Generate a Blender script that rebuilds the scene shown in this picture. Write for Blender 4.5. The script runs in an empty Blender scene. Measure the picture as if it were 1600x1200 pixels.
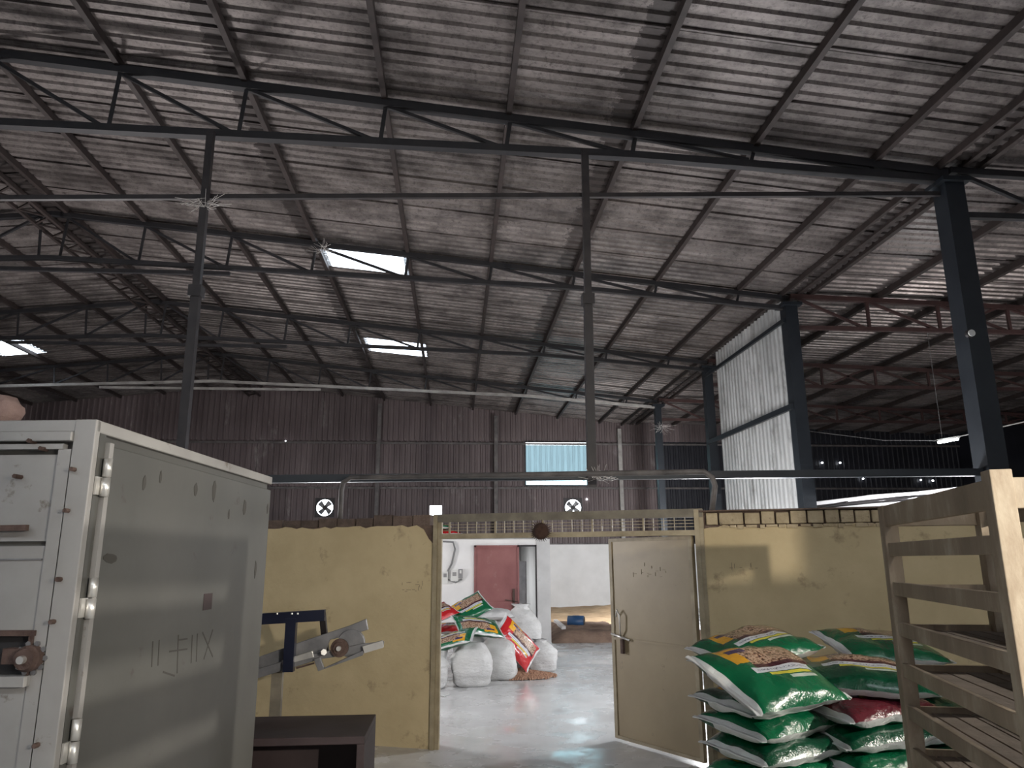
import bpy, math, random
from mathutils import Vector, Matrix, noise
random.seed(7)
sc = bpy.context.scene
# ------------------------------------------------------------ camera
F = 1165; TH = math.radians(13.3); PS = math.radians(4.38); RO = math.radians(-.33); EYE = 1.8
cf = Vector((math.sin(PS)*math.cos(TH), math.cos(PS)*math.cos(TH), math.sin(TH)))
r0 = Vector((math.cos(PS), -math.sin(PS), 0)); u0 = r0.cross(cf)
cr = r0*math.cos(RO)+u0*math.sin(RO); cu = u0*math.cos(RO)-r0*math.sin(RO)
CP = Vector((0, 0, EYE))
cam = bpy.data.objects.new('camera', bpy.data.cameras.new('camera')); sc.collection.objects.link(cam)
m3 = Matrix((cr, cu, -cf)).transposed()
cam.matrix_world = Matrix.Translation(CP) @ m3.to_4x4()
cam.data.sensor_width = 36; cam.data.lens = F/1600*36; cam.data.clip_end = 300
sc.camera = cam
def ray(x, y): return cf+cr*((x-800)/F)-cu*((y-600)/F)
def aty(x, y, Y): d = ray(x, y); return CP+d*(Y/d.y)
def atz(x, y, Z): d = ray(x, y); return CP+d*((Z-EYE)/d.z)
def atp(x, y, p, q):
    d = ray(x, y); n = Vector((q[1]-p[1], p[0]-q[0], 0)); P = Vector((p[0], p[1], 0)); return CP+d*(((P-CP).dot(n))/d.dot(n))
# ------------------------------------------------------------ world, exposure, lights
sc.view_settings.view_transform = 'Standard'; sc.view_settings.look = 'None'
sc.view_settings.gamma = 1; sc.view_settings.exposure = 0.8; sc.view_settings.use_curve_mapping = False
w = bpy.data.worlds.new('overcast_sky'); sc.world = w; w.use_nodes = True
bg = w.node_tree.nodes['Background']; bg.inputs[0].default_value = (.86, .93, 1, 1); bg.inputs[1].default_value = 5.0
def lamp(kind, name, loc, energy, color=(1, 1, 1), size=.1, sy=None, to=None, cone=0):
    d = bpy.data.lights.new(name, kind); d.energy = energy; d.color = color
    if kind == 'AREA':
        d.shape = 'RECTANGLE'; d.size = size; d.size_y = sy or size
    else: d.shadow_soft_size = size
    if cone: d.spot_size = math.radians(cone); d.spot_blend = .5
    o = bpy.data.objects.new(name, d); sc.collection.objects.link(o); o.location = loc
    if to: o.rotation_euler = (Vector(to)-Vector(loc)).to_track_quat('-Z', 'Y').to_euler()
    return o
lamp('AREA', 'camera_side_fill', (-2, -5.5, 2.4), 34, (1, .95, .93), 7, 3, (-1, 10, 2.6))  # added soft light behind the camera; the front wall has no opening
lamp('SPOT', 'ceiling_lamp_light', (2.2, .2, 3.6), 72, (1, .93, .80), .06, None, (.3, 7, .6), 120)
lamp('SPOT', 'side_lamp_light', (7.6, 3.1, 2.30), 900, (1, .94, .84), .05, None, (-1.3, 4.0, 1.3), 44)
lamp('SPOT', 'low_lamp_light', (2.9, -1.2, 2.35), 700, (1, .93, .80), .05, None, (.6, 7.5, 1.2), 74)
lamp('POINT', 'store_fill', (-1.6, 9.6, 2.0), 75, (.95, .97, 1), .25)  # added lamp hidden behind the partition to brighten the store
lamp('POINT', 'left_roof_fill', (-6.5, 12.5, 1.9), 520, (1, .96, .95), .25)  # unseen lamp added to lift the left side of the roof
lamp('AREA', 'far_wall_fill', (6.2, 20, 1.9), 230, (.96, .98, 1), .2, 1.2, (3.6, 27, 1.2))  # brightens the far masonry; an added lamp, never in view
lamp('POINT', 'store_fill_right', (4.0, 9.6, 1.95), 250, (.95, .97, 1), .25)  # second added lamp behind the partition, for the store floor
lamp('AREA', 'tube_light_bay', (9.5, 12.6, 1.5), 260, (.95, .97, 1), 1.2, .3, (9.5, 12.5, 3))
lamp('POINT', 'cladding_fill', (4.6, 14.0, 1.9), 85, (.97, .98, 1), .2)  # unseen lamp added to lighten the galvanised cladding
lamp('POINT', 'bay_roof_fill', (13.5, 9.5, 2.1), 300, (1, .95, .93), .25)  # added lamp, hidden low, for the bay roof
lamp('POINT', 'far_tube_light', (10.44, 15, 4.12), 18, (.92, .98, 1), .08)
# ------------------------------------------------------------ materials
def nodes(name):
    m = bpy.data.materials.new(name); m.use_nodes = True; nt = m.node_tree
    return m, nt, nt.nodes['Principled BSDF']
def N(nt, t, **k):
    n = nt.nodes.new(t)
    for a, b in k.items(): setattr(n, a, b)
    return n
def ramp(nt, fac, stops):
    n = N(nt, 'ShaderNodeValToRGB'); nt.links.new(fac, n.inputs[0]); e = n.color_ramp.elements
    while len(e) > 1: e.remove(e[-1])
    e[0].position = stops[0][0]; e[0].color = (*stops[0][1], 1) if len(stops[0][1]) == 3 else stops[0][1]
    for p, c in stops[1:]:
        x = e.new(p); x.color = (*c, 1)
    return n.outputs[0]
def mix(nt, a, b, f, mode='MIX'):
    n = N(nt, 'ShaderNodeMix', data_type='RGBA', blend_type=mode)
    for s, v in ((n.inputs[0], f), (n.inputs[6], a), (n.inputs[7], b)):
        if hasattr(v, 'links'): nt.links.new(v, s)
        elif isinstance(v, (int, float)): s.default_value = v
        else: s.default_value = (*v, 1)
    return n.outputs[2]
def coord(nt, space, scale=(1, 1, 1)):
    if space == 'World': o = N(nt, 'ShaderNodeNewGeometry').outputs['Position']
    else: o = N(nt, 'ShaderNodeTexCoord').outputs[space]
    mp = N(nt, 'ShaderNodeMapping'); nt.links.new(o, mp.inputs[0]); mp.inputs['Scale'].default_value = scale
    return mp.outputs[0]
def noi(nt, vec, scale, detail=6, rough=.6):
    n = N(nt, 'ShaderNodeTexNoise'); nt.links.new(vec, n.inputs[0]); n.inputs['Scale'].default_value = scale
    n.inputs['Detail'].default_value = detail; n.inputs['Roughness'].default_value = rough
    return n.outputs[0]
def surf(name, c1, c2=None, scale=3, rough=.7, metal=0, spot=None, spots=(.62, .7), sscale=6, stretch=(1, 1, 1), bump=.0, space='World', vary=0, spec=.5, rvar=None):
    m, nt, b = nodes(name); v = coord(nt, space, stretch)
    c = c1
    if c2:
        n = noi(nt, v, scale); c = ramp(nt, n, [(.3, c1), (.7, c2)])
    if spot:
        n2 = noi(nt, v, sscale, 8, .7); f = ramp(nt, n2, [(spots[0], (0, 0, 0)), (spots[1], (1, 1, 1))]); c = mix(nt, c, spot, f)
    if vary:
        oi = N(nt, 'ShaderNodeObjectInfo'); rr = ramp(nt, oi.outputs['Random'], [(0, (1-vary,)*3), (1, (1, 1, 1))]); c = mix(nt, c, rr, 1.0, 'MULTIPLY')
    if hasattr(c, 'links'): nt.links.new(c, b.inputs['Base Color'])
    else: b.inputs['Base Color'].default_value = (*c, 1)
    b.inputs['Roughness'].default_value = rough; b.inputs['Metallic'].default_value = metal
    if rvar:
        n3 = noi(nt, v, rvar[0], 5, .6); rr = ramp(nt, n3, [(.4, (rvar[1],)*3), (.62, (rvar[2],)*3)]); nt.links.new(rr, b.inputs['Roughness'])
    b.inputs['Specular IOR Level'].default_value = spec
    if bump:
        bp = N(nt, 'ShaderNodeBump'); n4 = noi(nt, v, scale*6, 6); nt.links.new(n4, bp.inputs['Height']); bp.inputs['Strength'].default_value = bump; bp.inputs['Distance'].default_value = .02
        nt.links.new(bp.outputs[0], b.inputs['Normal'])
    return m
def glow(name, col, s):
    m, nt, b = nodes(name); b.inputs['Emission Color'].default_value = (*col, 1); b.inputs['Emission Strength'].default_value = s; b.inputs['Base Color'].default_value = (*col, 1); return m
def roofmat(name, ca, cb, dirt, metal=.35, rough=.5):
    m, nt, b = nodes(name)
    v = coord(nt, 'World', (.35, 2.2, 1)); n = noi(nt, v, 2.0, 7, .65); c = ramp(nt, n, [(.28, ca), (.72, cb)])
    v2 = coord(nt, 'World', (1, 1, 1)); n2 = noi(nt, v2, 1.1, 10, .72); f = ramp(nt, n2, [(.44, (0, 0, 0)), (.62, (1, 1, 1))])
    f2 = mix(nt, (0, 0, 0), f, .75); c = mix(nt, c, dirt, f2)
    n5 = noi(nt, v2, 14, 6, .8); f3 = ramp(nt, n5, [(.5, (0, 0, 0)), (.68, (.8, .8, .8))]); c = mix(nt, c, dirt, f3)
    # grime gathered at the sheet's end laps
    g = N(nt, 'ShaderNodeTexCoord').outputs['Generated']; sx = N(nt, 'ShaderNodeSeparateXYZ'); nt.links.new(g, sx.inputs[0])
    n6 = noi(nt, v2, 4, 6, .7); ad = N(nt, 'ShaderNodeMath', operation='MULTIPLY_ADD'); nt.links.new(n6, ad.inputs[0]); ad.inputs[1].default_value = .13; nt.links.new(sx.outputs[0], ad.inputs[2])
    f4 = ramp(nt, ad.outputs[0], [(.075, (.9, .9, .9)), (.12, (0, 0, 0)), (1.0, (0, 0, 0)), (1.06, (.8, .8, .8))]); c = mix(nt, c, dirt, f4)
    oi = N(nt, 'ShaderNodeObjectInfo'); rr = ramp(nt, oi.outputs['Random'], [(0, (.72, .72, .72)), (1, (1, 1, 1))]); c = mix(nt, c, rr, 1.0, 'MULTIPLY')
    nt.links.new(c, b.inputs['Base Color']); b.inputs['Metallic'].default_value = metal; b.inputs['Roughness'].default_value = rough
    return m
M = {}
M['roof'] = roofmat('roof_sheet_metal', (.165, .142, .134), (.285, .25, .238), (.032, .024, .023))
M['roofbay'] = roofmat('bay_sheet_metal', (.25, .215, .205), (.38, .335, .32), (.05, .042, .04), .6, .38)
M['wallsheet'] = surf('sooty_wall_sheet', (.095, .070, .072), (.16, .125, .125), 1.2, .6, .1, (.34, .31, .30), (.60, .78), 2.2, (1, 1, .35), vary=.3)
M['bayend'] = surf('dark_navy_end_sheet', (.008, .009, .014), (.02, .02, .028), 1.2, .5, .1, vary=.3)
M['galv'] = surf('galvanised_sheet', (.40, .405, .40), (.58, .585, .58), 1.3, .4, .2, (.17, .165, .155), (.52, .72), 3, (1, 1, .4), vary=.1)
M['cyan'] = None
M['steel'] = surf('dark_painted_steel', (.014, .012, .014), (.034, .028, .029), 5, .55, .2)
M['truss'] = surf('dark_truss_steel', (.010, .010, .013), (.022, .020, .022), 4, .6, .15)
M['trusspale'] = surf('dusty_pale_steel', (.20, .19, .18), (.40, .38, .36), 3, .7, .05)
M['red'] = surf('red_oxide_steel', (.035, .017, .016), (.065, .031, .028), 4, .6, .1)
M['purlin'] = surf('brown_purlin_steel', (.016, .011, .010), (.036, .024, .022), 5, .65, .1)
M['column'] = surf('slate_column_steel', (.007, .010, .015), (.015, .019, .025), 3, .5, .2)
M['floor'] = surf('polished_concrete', (.44, .44, .44), (.62, .62, .62), 1.6, .35, 0, (.34, .335, .33), (.62, .72), 3, bump=.05, rvar=(1.4, .10, .45))
M['white'] = surf('whitewash', (.70, .69, .68), (.80, .79, .785), 1.5, .85, 0, (.40, .38, .36), (.66, .74), 1.6, bump=.15)
M['pier'] = surf('grey_white_pier', (.46, .455, .45), (.60, .595, .59), 2, .85, 0, (.3, .29, .28), (.6, .75), 2)
M['grey'] = surf('grey_cement', (.33, .32, .31), (.48, .47, .46), 2, .85, 0, (.2, .19, .18), (.62, .75), 2)
M['plaster'] = surf('yellow_plaster', (.40, .315, .18), (.50, .40, .24), 1.5, .82, 0, (.20, .15, .09), (.585, .72), 2.8, bump=.3)
M['core'] = surf('bare_brown_masonry', (.07, .045, .035), (.14, .095, .072), 9, .9, bump=.6)
M['brick'] = surf('dusty_brick', (.09, .062, .05), (.17, .12, .095), 12, .9, bump=.5, vary=.4)
M['ybrick'] = surf('yellow_washed_brick', (.33, .26, .16), (.47, .38, .25), 9, .85, 0, (.10, .07, .05), (.60, .68), 14, bump=.4, vary=.2)
M['door'] = surf('cream_door_paint', (.24, .185, .108), (.30, .235, .14), 1.6, .5, .0, (.13, .10, .065), (.63, .72), 5, bump=.08)
M['doorframe'] = surf('brown_cream_frame', (.20, .16, .10), (.36, .30, .20), 6, .6)
M['grille'] = surf('olive_grille_paint', (.10, .085, .065), (.19, .165, .125), 6, .7)
M['reddoor'] = surf('maroon_door_paint', (.20, .062, .060), (.27, .10, .095), 2, .5, 0, (.42, .28, .27), (.60, .8), 3)
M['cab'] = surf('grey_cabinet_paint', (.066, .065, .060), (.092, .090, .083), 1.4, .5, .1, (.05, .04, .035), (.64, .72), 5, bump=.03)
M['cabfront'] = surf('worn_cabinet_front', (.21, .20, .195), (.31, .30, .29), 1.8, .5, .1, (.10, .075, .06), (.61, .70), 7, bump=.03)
M['fadedmark'] = surf('faded_pencil_mark', (.19, .15, .095), None, 1, .8)
M['castdark'] = surf('faded_dark_mark', (.048, .045, .04), None, 1, .7)
M['bright'] = surf('bare_bright_steel', (.52, .51, .49), (.72, .70, .67), 8, .35, .7)
M['rust'] = surf('rusty_steel', (.05, .028, .022), (.11, .07, .058), 14, .8, .1, bump=.4)
M['black'] = surf('black_void', (.012, .011, .012), None, 1, .8)
M['wood'] = surf('weathered_rack_wood', (.19, .145, .10), (.33, .26, .19), 3, .8, 0, (.40, .34, .26), (.52, .66), 3, (1, 1, .35), bump=.3, vary=.25)
M['plank'] = surf('grey_shelf_plank', (.15, .12, .095), (.25, .20, .165), 4, .85, 0, (.28, .23, .18), (.6, .75), 5, bump=.3, vary=.3)
M['navy'] = surf('navy_frame_paint', (.006, .008, .022), (.012, .015, .034), 4, .35, .2)
M['castgrey'] = surf('grey_machine_steel', (.13, .13, .14), (.25, .245, .25), 5, .45, .5)
M['darkbox'] = surf('dark_brown_box', (.022, .012, .013), (.045, .028, .03), 3, .6)
M['sand'] = surf('sawdust_heap', (.42, .28, .16), (.62, .44, .27), 3, .95, 0, (.20, .13, .09), (.6, .72), 2.4, bump=.6)
M['earth'] = surf('brown_earth', (.15, .09, .065), (.34, .24, .18), 3, .95, bump=.7)
M['grain'] = surf('brown_pellets', (.30, .16, .10), (.46, .28, .19), 40, .9)
M['drum'] = surf('blue_drum_plastic', (.02, .07, .18), (.03, .10, .24), 3, .4)
M['woven'] = surf('white_woven_plastic', (.52, .515, .505), (.70, .695, .69), 2.5, .42, 0, (.36, .34, .32), (.60, .8), 4, (1, 1, 2.2), bump=.7)
M['film'] = surf('white_sack_edge', (.50, .50, .50), (.68, .68, .68), 5, .35, bump=.2)
M['pipe'] = surf('dusty_dark_pipe', (.05, .045, .045), (.15, .135, .13), 4, .6)
M['web'] = surf('cobweb', (.5, .47, .45), None)
M['tarp'] = surf('white_tarpaulin', (.75, .74, .74), (.85, .84, .84), 1.2, .6, bump=.2)
M['thatch'] = surf('dark_fibre_mask', (.03, .014, .010), (.06, .03, .02), 30, .95)
M['wire'] = surf('grey_cable', (.18, .18, .18), None, 1, .6)
M['plasticwhite'] = surf('white_plastic', (.6, .6, .58), None, 1, .4)
M['cloth'] = surf('brown_sackcloth', (.17, .11, .10), (.26, .18, .16), 9, .9, bump=.3)
M['tube'] = glow('lit_tube', (.92, .98, 1), 30)
M['pin'] = glow('daylight_through_hole', (.9, .95, 1), 8)
def translucent(name, col, tf):
    m, nt, b = nodes(name); out = nt.nodes['Material Output']
    t = N(nt, 'ShaderNodeBsdfTranslucent'); v = coord(nt, 'World', (6, 1, .6)); n = noi(nt, v, 2, 4)
    c = ramp(nt, n, [(.3, tuple(x*.75 for x in col)), (.7, col)]); nt.links.new(c, t.inputs[0])
    tr = N(nt, 'ShaderNodeBsdfTransparent'); tr.inputs[0].default_value = (.95, .97, 1, 1); mx = N(nt, 'ShaderNodeMixShader'); mx.inputs[0].default_value = tf
    nt.links.new(t.outputs[0], mx.inputs[1]); nt.links.new(tr.outputs[0], mx.inputs[2]); nt.links.new(mx.outputs[0], out.inputs[0]); return m
M['cyan'] = translucent('cyan_fibreglass', (.05, .076, .083), .01)
M['cyanlow'] = translucent('pale_cyan_fibreglass', (.34, .62, .66), .04)
M['skylight'] = translucent('clear_fibreglass', (.8, .85, .9), .5)
def rect(nt, u, v, u0, u1, v0, v1):
    def rng(s, a, b):
        x = N(nt, 'ShaderNodeMath', operation='GREATER_THAN'); nt.links.new(s, x.inputs[0]); x.inputs[1].default_value = a
        y = N(nt, 'ShaderNodeMath', operation='LESS_THAN'); nt.links.new(s, y.inputs[0]); y.inputs[1].default_value = b
        z = N(nt, 'ShaderNodeMath', operation='MULTIPLY'); nt.links.new(x.outputs[0], z.inputs[0]); nt.links.new(y.outputs[0], z.inputs[1]); return z.outputs[0]
    z = N(nt, 'ShaderNodeMath', operation='MULTIPLY'); nt.links.new(rng(u, u0, u1), z.inputs[0]); nt.links.new(rng(v, v0, v1), z.inputs[1]); return z.outputs[0]
def bagmat(name, base, rough=.2, back=False):
    m, nt, b = nodes(name); uvn = N(nt, 'ShaderNodeUVMap'); sp = N(nt, 'ShaderNodeSeparateXYZ')
    nn = noi(nt, uvn.outputs[0], 7, 3); off = N(nt, 'ShaderNodeMath', operation='MULTIPLY_ADD'); nt.links.new(nn, off.inputs[0]); off.inputs[1].default_value = .10
    nt.links.new(uvn.outputs[0], sp.inputs[0]); nt.links.new(sp.outputs[1], off.inputs[2]); U = sp.outputs[0]; V = sp.outputs[1]; W = off.outputs[0]
    c = mix(nt, base, (.62, .63, .62), rect(nt, U, V, -1, .03 if not back else -.5, -1, 3))              # white side gusset
    if back: c = mix(nt, c, (.62, .63, .62), rect(nt, U, V, .0, 1, -1, .06)); c = mix(nt, c, (.62, .63, .62), rect(nt, U, V, -1, .05, .1, .75))
    if not back:
        c = mix(nt, c, (.62, .63, .62), rect(nt, U, V, .0, 1, .965, 1.1))
        c = mix(nt, c, (.72, .36, .02), rect(nt, U, W, .16, .46, .62, .97))             # yellow panel
        seed = noi(nt, uvn.outputs[0], 26, 4, .7)
        pic = ramp(nt, seed, [(.36, (.03, .012, .01)), (.46, (.20, .09, .05)), (.54, (.58, .42, .30)), (.7, (.12, .05, .035))])
        c = mix(nt, c, pic, rect(nt, U, W, .30, .93, .52, .90))                          # printed picture of the feed
        c = mix(nt, c, (.05, .03, .10), rect(nt, U, V, .22, .40, .76, .84))             # small name plate
        c = mix(nt, c, (.06, .012, .02), rect(nt, U, V, .30, .93, .47, .535))
        c = mix(nt, c, (.60, .62, .66), rect(nt, U, V, .22, .86, .38, .47))             # white caption strip
        ln = noi(nt, uvn.outputs[0], 60, 1); tx = ramp(nt, ln, [(.5, (0, 0, 0)), (.55, (1, 1, 1))])
        f = N(nt, 'ShaderNodeMath', operation='MULTIPLY'); nt.links.new(tx, f.inputs[0]); nt.links.new(rect(nt, U, V, .26, .80, .41, .44), f.inputs[1]); c = mix(nt, c, (.15, .15, .2), f.outputs[0])
        c = mix(nt, c, (.62, .55, .06), rect(nt, U, V, .34, .80, .33, .37))
        c = mix(nt, c, (.5, .55, .48), rect(nt, U, V, .52, .82, .27, .315))
    nt.links.new(c, b.inputs['Base Color']); b.inputs['Roughness'].default_value = rough
    b.inputs['Coat Weight'].default_value = .5; b.inputs['Coat Roughness'].default_value = .15
    bp = N(nt, 'ShaderNodeBump'); v = coord(nt, 'Object'); n4 = noi(nt, v, 14, 5); nt.links.new(n4, bp.inputs['Height']); bp.inputs['Strength'].default_value = .5; bp.inputs['Distance'].default_value = .03
    nt.links.new(bp.outputs[0], b.inputs['Normal']); return m
M['greenbag'] = bagmat('green_printed_sack', (.003, .115, .045))
M['darkbag'] = bagmat('dark_green_printed_sack', (.002, .055, .024))
M['redbag'] = bagmat('red_printed_sack', (.50, .015, .02))
M['greenback'] = bagmat('green_sack_back', (.003, .10, .04), back=True); M['darkback'] = bagmat('dark_green_sack_back', (.002, .055, .024), back=True); M['redback'] = bagmat('red_sack_back', (.45, .02, .02), back=True)
M['maroonbag'] = bagmat('maroon_printed_sack', (.10, .012, .02))
# ------------------------------------------------------------ mesh builder
class MB:
    def __init__(s): s.v = []; s.f = []; s.uv = None
    def add(s, vs, fs):
        o = len(s.v); s.v += [Vector(x) for x in vs]; s.f += [tuple(i+o for i in q) for q in fs]; return s
    def box(s, a, b):
        x0, y0, z0 = a; x1, y1, z1 = b
        return s.add([(x0, y0, z0), (x1, y0, z0), (x1, y1, z0), (x0, y1, z0), (x0, y0, z1), (x1, y0, z1), (x1, y1, z1), (x0, y1, z1)],
                     [(0, 3, 2, 1), (4, 5, 6, 7), (0, 1, 5, 4), (1, 2, 6, 5), (2, 3, 7, 6), (3, 0, 4, 7)])
    def bar(s, p, q, w, h, up=(0, 0, 1)):
        p = Vector(p); q = Vector(q); d = (q-p).normalized(); up = Vector(up)
        if abs(d.dot(up)) > .98: up = Vector((0, 1, 0))
        sd = d.cross(up).normalized(); u = sd.cross(d).normalized(); a = sd*w/2; b = u*h/2
        return s.add([p-a-b, p+a-b, p+a+b, p-a+b, q-a-b, q+a-b, q+a+b, q-a+b],
                     [(0, 1, 2, 3), (7, 6, 5, 4), (0, 4, 5, 1), (1, 5, 6, 2), (2, 6, 7, 3), (3, 7, 4, 0)])
    def angle(s, p, q, w, t=.008, up=(0, 0, 1), flip=1):
        p = Vector(p); q = Vector(q); d = (q-p).normalized(); upv = Vector(up)
        if abs(d.dot(upv)) > .98: upv = Vector((0, 1, 0))
        sd = d.cross(upv).normalized()*flip; u = upv
        s.bar(p+u*w/2, q+u*w/2, t, w, up); s.bar(p+sd*w/2, q+sd*w/2, w, t, up); return s
    def tube(s, pts, r, n=10, cap=True):
        pts = [Vector(p) for p in pts]; rs = r if isinstance(r, (list, tuple)) else [r]*len(pts); vs = []; fs = []
        prev = None
        for i, p in enumerate(pts):
            d = (pts[min(i+1, len(pts)-1)]-pts[max(i-1, 0)]).normalized()
            if prev is None: prev = d.orthogonal().normalized()
            prev = (prev-d*prev.dot(d)).normalized(); b = d.cross(prev)
            for k in range(n):
                a = 2*math.pi*k/n; vs.append(p+(prev*math.cos(a)+b*math.sin(a))*rs[i])
        for i in range(len(pts)-1):
            for k in range(n): fs.append((i*n+k, i*n+(k+1) % n, (i+1)*n+(k+1) % n, (i+1)*n+k))
        if cap: fs.append(tuple(range(n))[::-1]); fs.append(tuple((len(pts)-1)*n+k for k in range(n)))
        return s.add(vs, fs)
    def prism(s, pts, off):
        n = len(pts); off = Vector(off); vs = [Vector(p) for p in pts]; vs += [p+off for p in vs]
        return s.add(vs, [tuple(range(n))[::-1], tuple(range(n, 2*n))]+[(i, (i+1) % n, n+(i+1) % n, n+i) for i in range(n)])
    def mesh(s, name, mat, inv=None, smooth=False):
        me = bpy.data.meshes.new(name); me.from_pydata([inv @ v for v in s.v] if inv else s.v, [], s.f)
        if s.uv:
            ul = me.uv_layers.new(name='UVMap')
            for l in me.loops: ul.data[l.index].uv = s.uv[l.vertex_index]
        for mm in (mat if isinstance(mat, (list, tuple)) else [mat]): me.materials.append(M[mm] if isinstance(mm, str) else mm)
        if smooth: me.shade_smooth()
        me.update(); return me
    def build(s, name, mat, parent=None, local=False, smooth=False, bevel=0):
        inv = parent['_m'] if (parent is not None and not local and '_m' in parent) else None
        if inv is not None: inv = INV[parent.name]
        me = s.mesh(name, mat, inv, smooth); o = bpy.data.objects.new(name, me); sc.collection.objects.link(o)
        if parent: o.parent = parent
        if bevel:
            md = o.modifiers.new('bevel', 'BEVEL'); md.width = bevel; md.segments = 2; md.limit_method = 'ANGLE'
        return o
INV = {}
def tag(o, label=None, cat=None, group=None, kind=None):
    if label: o['label'] = label
    if cat: o['category'] = cat
    if group: o['group'] = group
    if kind: o['kind'] = kind
    return o
def thing(name, label, cat, loc=(0, 0, 0), rz=0, group=None, kind=None):
    o = bpy.data.objects.new(name, None); sc.collection.objects.link(o); o.location = loc; o.rotation_euler = (0, 0, rz); o.empty_display_size = .1
    INV[o.name] = (Matrix.Translation(Vector(loc)) @ Matrix.Rotation(rz, 4, 'Z')).inverted(); o['_m'] = 1
    return tag(o, label, cat, group, kind)
def sub(mb, name, mat, part, top, **k):   # sub-part: mesh in world coordinates, parented to a part of `top`
    inv = INV[top.name]; me = mb.mesh(name, mat, inv, k.get('smooth', False)); o = bpy.data.objects.new(name, me); sc.collection.objects.link(o); o.parent = part; return o
def inst(name, me, parent, loc, rot=(0, 0, 0), scale=(1, 1, 1)):
    o = bpy.data.objects.new(name, me); sc.collection.objects.link(o); o.parent = parent; o.location = loc; o.rotation_euler = rot; o.scale = scale; return o
# ------------------------------------------------------------ shed: floor, roof, walls
XR = -7.74; ZR = 8.35; SL = .098; XC = 6.65; TY = [8.8, 13.8, 18.8, 23.8]; YB = 28.8; X0 = -22.1; X1 = 20.5
def rz(x): return ZR-SL*abs(x-XR)
def rz2(x): return 7.02-.03*(x-6.7)
tag(MB().box((X0, -6, -.15), (X1, 31, 0)).build('floor', 'floor'), kind='structure')
ceil = thing('ceiling', None, None, kind='structure')
def corr(L, W, n, h, jit=0):
    b = MB(); ys = []; 
    for i in range(n):
        a = W*i/n; p = W/n
        ys += [(a, 0), (a+p*.5, 0), (a+p*.62, h), (a+p*.88, h)]
    ys.append((W, 0)); vs = []; fs = []
    for x in (0, L):
        for y, z in ys: vs.append((x, y, z))
    k = len(ys)
    for i in range(k-1): fs.append((i, i+1, k+i+1, k+i))
    b.add(vs, fs); return b
rows = []
def sheetrow(xa, xb, zf, ya, yb, mat, skip=()):
    L = math.hypot(xb-xa, zf(xb)-zf(xa)); ang = -math.atan2(zf(xb)-zf(xa), xb-xa)
    me = corr(L+.1, 1.03, 5, .035).mesh('roof_sheet', mat)
    y = ya
    while y < yb-.01:
        if not any(abs(y-s[0]) < .5 and s[1] for s in skip):
            inst('roof_sheet', me, ceil, (xa, y, zf(xa)+.12+random.uniform(-.006, .006)), (0, ang, 0))
        y += 1.0
def spanrow(xa, xb, zf, mat, sky=()):
    y = -5.2
    holes = sorted(sky)
    segs = []; cur = -5.2
    for (sx0, sx1, sy0, sy1) in holes: segs.append((cur, sy0)); cur = sy1
    segs.append((cur, 29.1))
    for a, b in segs:
        n = max(1, round(b-a)); wd = (b-a)/n; L = math.hypot(xb-xa, zf(xb)-zf(xa)); ang = -math.atan2(zf(xb)-zf(xa), xb-xa)
        me = corr(L+.1, wd+.035, 5, .035).mesh('roof_sheet', mat)
        for i in range(n):
            if a+i*wd < 3.0 and i % 1 == 0 and a+i*wd < -99: continue
            inst('roof_sheet', me, ceil, (xa, a+i*wd, zf(xa)+.12+random.uniform(-.006, .006)), (0, ang, random.uniform(-.0006, .0006)))
    for (sx0, sx1, sy0, sy1) in holes:
        for (p, q, mt) in ((xa, sx0, mat), (sx0, sx1, 'skylight'), (sx1, xb, mat)):
            if q-p < .05: continue
            L = math.hypot(q-p, zf(q)-zf(p)); ang = -math.atan2(zf(q)-zf(p), q-p)
            me = corr(L+.08, sy1-sy0+.03, max(3, round((sy1-sy0)*5)), .035).mesh('roof_sheet' if mt == mat else 'skylight_sheet', mt)
            o = inst('roof_sheet' if mt == mat else 'skylight_sheet', me, ceil, (p, sy0, zf(p)+.12), (0, ang, 0))
            if mt != mat: o['label'] = 'clear translucent roof sheet glowing with daylight'
# the first rows near the camera are one long sheet per metre too
spanrow(XR+.0, -2.9+.0, rz, 'roof', [(-3.0, -2.9, 14.1, 14.11)] if 0 else [])
spanrow(-2.9, 2.25, rz, 'roof', [(-2.78, -1.12, 14.0, 15.25), (-2.65, -.97, 20.5, 21.9)])
spanrow(2.25, 6.95, rz, 'roof')
spanrow(-14.6, XR, rz, 'roof', [(-13.7, -12.5, 21.4, 22.8)])
spanrow(-22.2, -14.6, rz, 'roof')
spanrow(6.85, 13.5, rz2, 'roofbay')
spanrow(13.5, 20.6, rz2, 'roofbay')
b = MB(); b.add([(XR-.35, -5.2, rz(XR-.35)+.17), (XR, -5.2, ZR+.2), (XR+.35, -5.2, rz(XR+.35)+.17), (XR-.35, 28.8, rz(XR-.35)+.17), (XR, 28.8, ZR+.2), (XR+.35, 28.8, rz(XR+.35)+.17)], [(0, 1, 4, 3), (1, 2, 5, 4)]); b.build('ridge_cap', 'roof', ceil)
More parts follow.
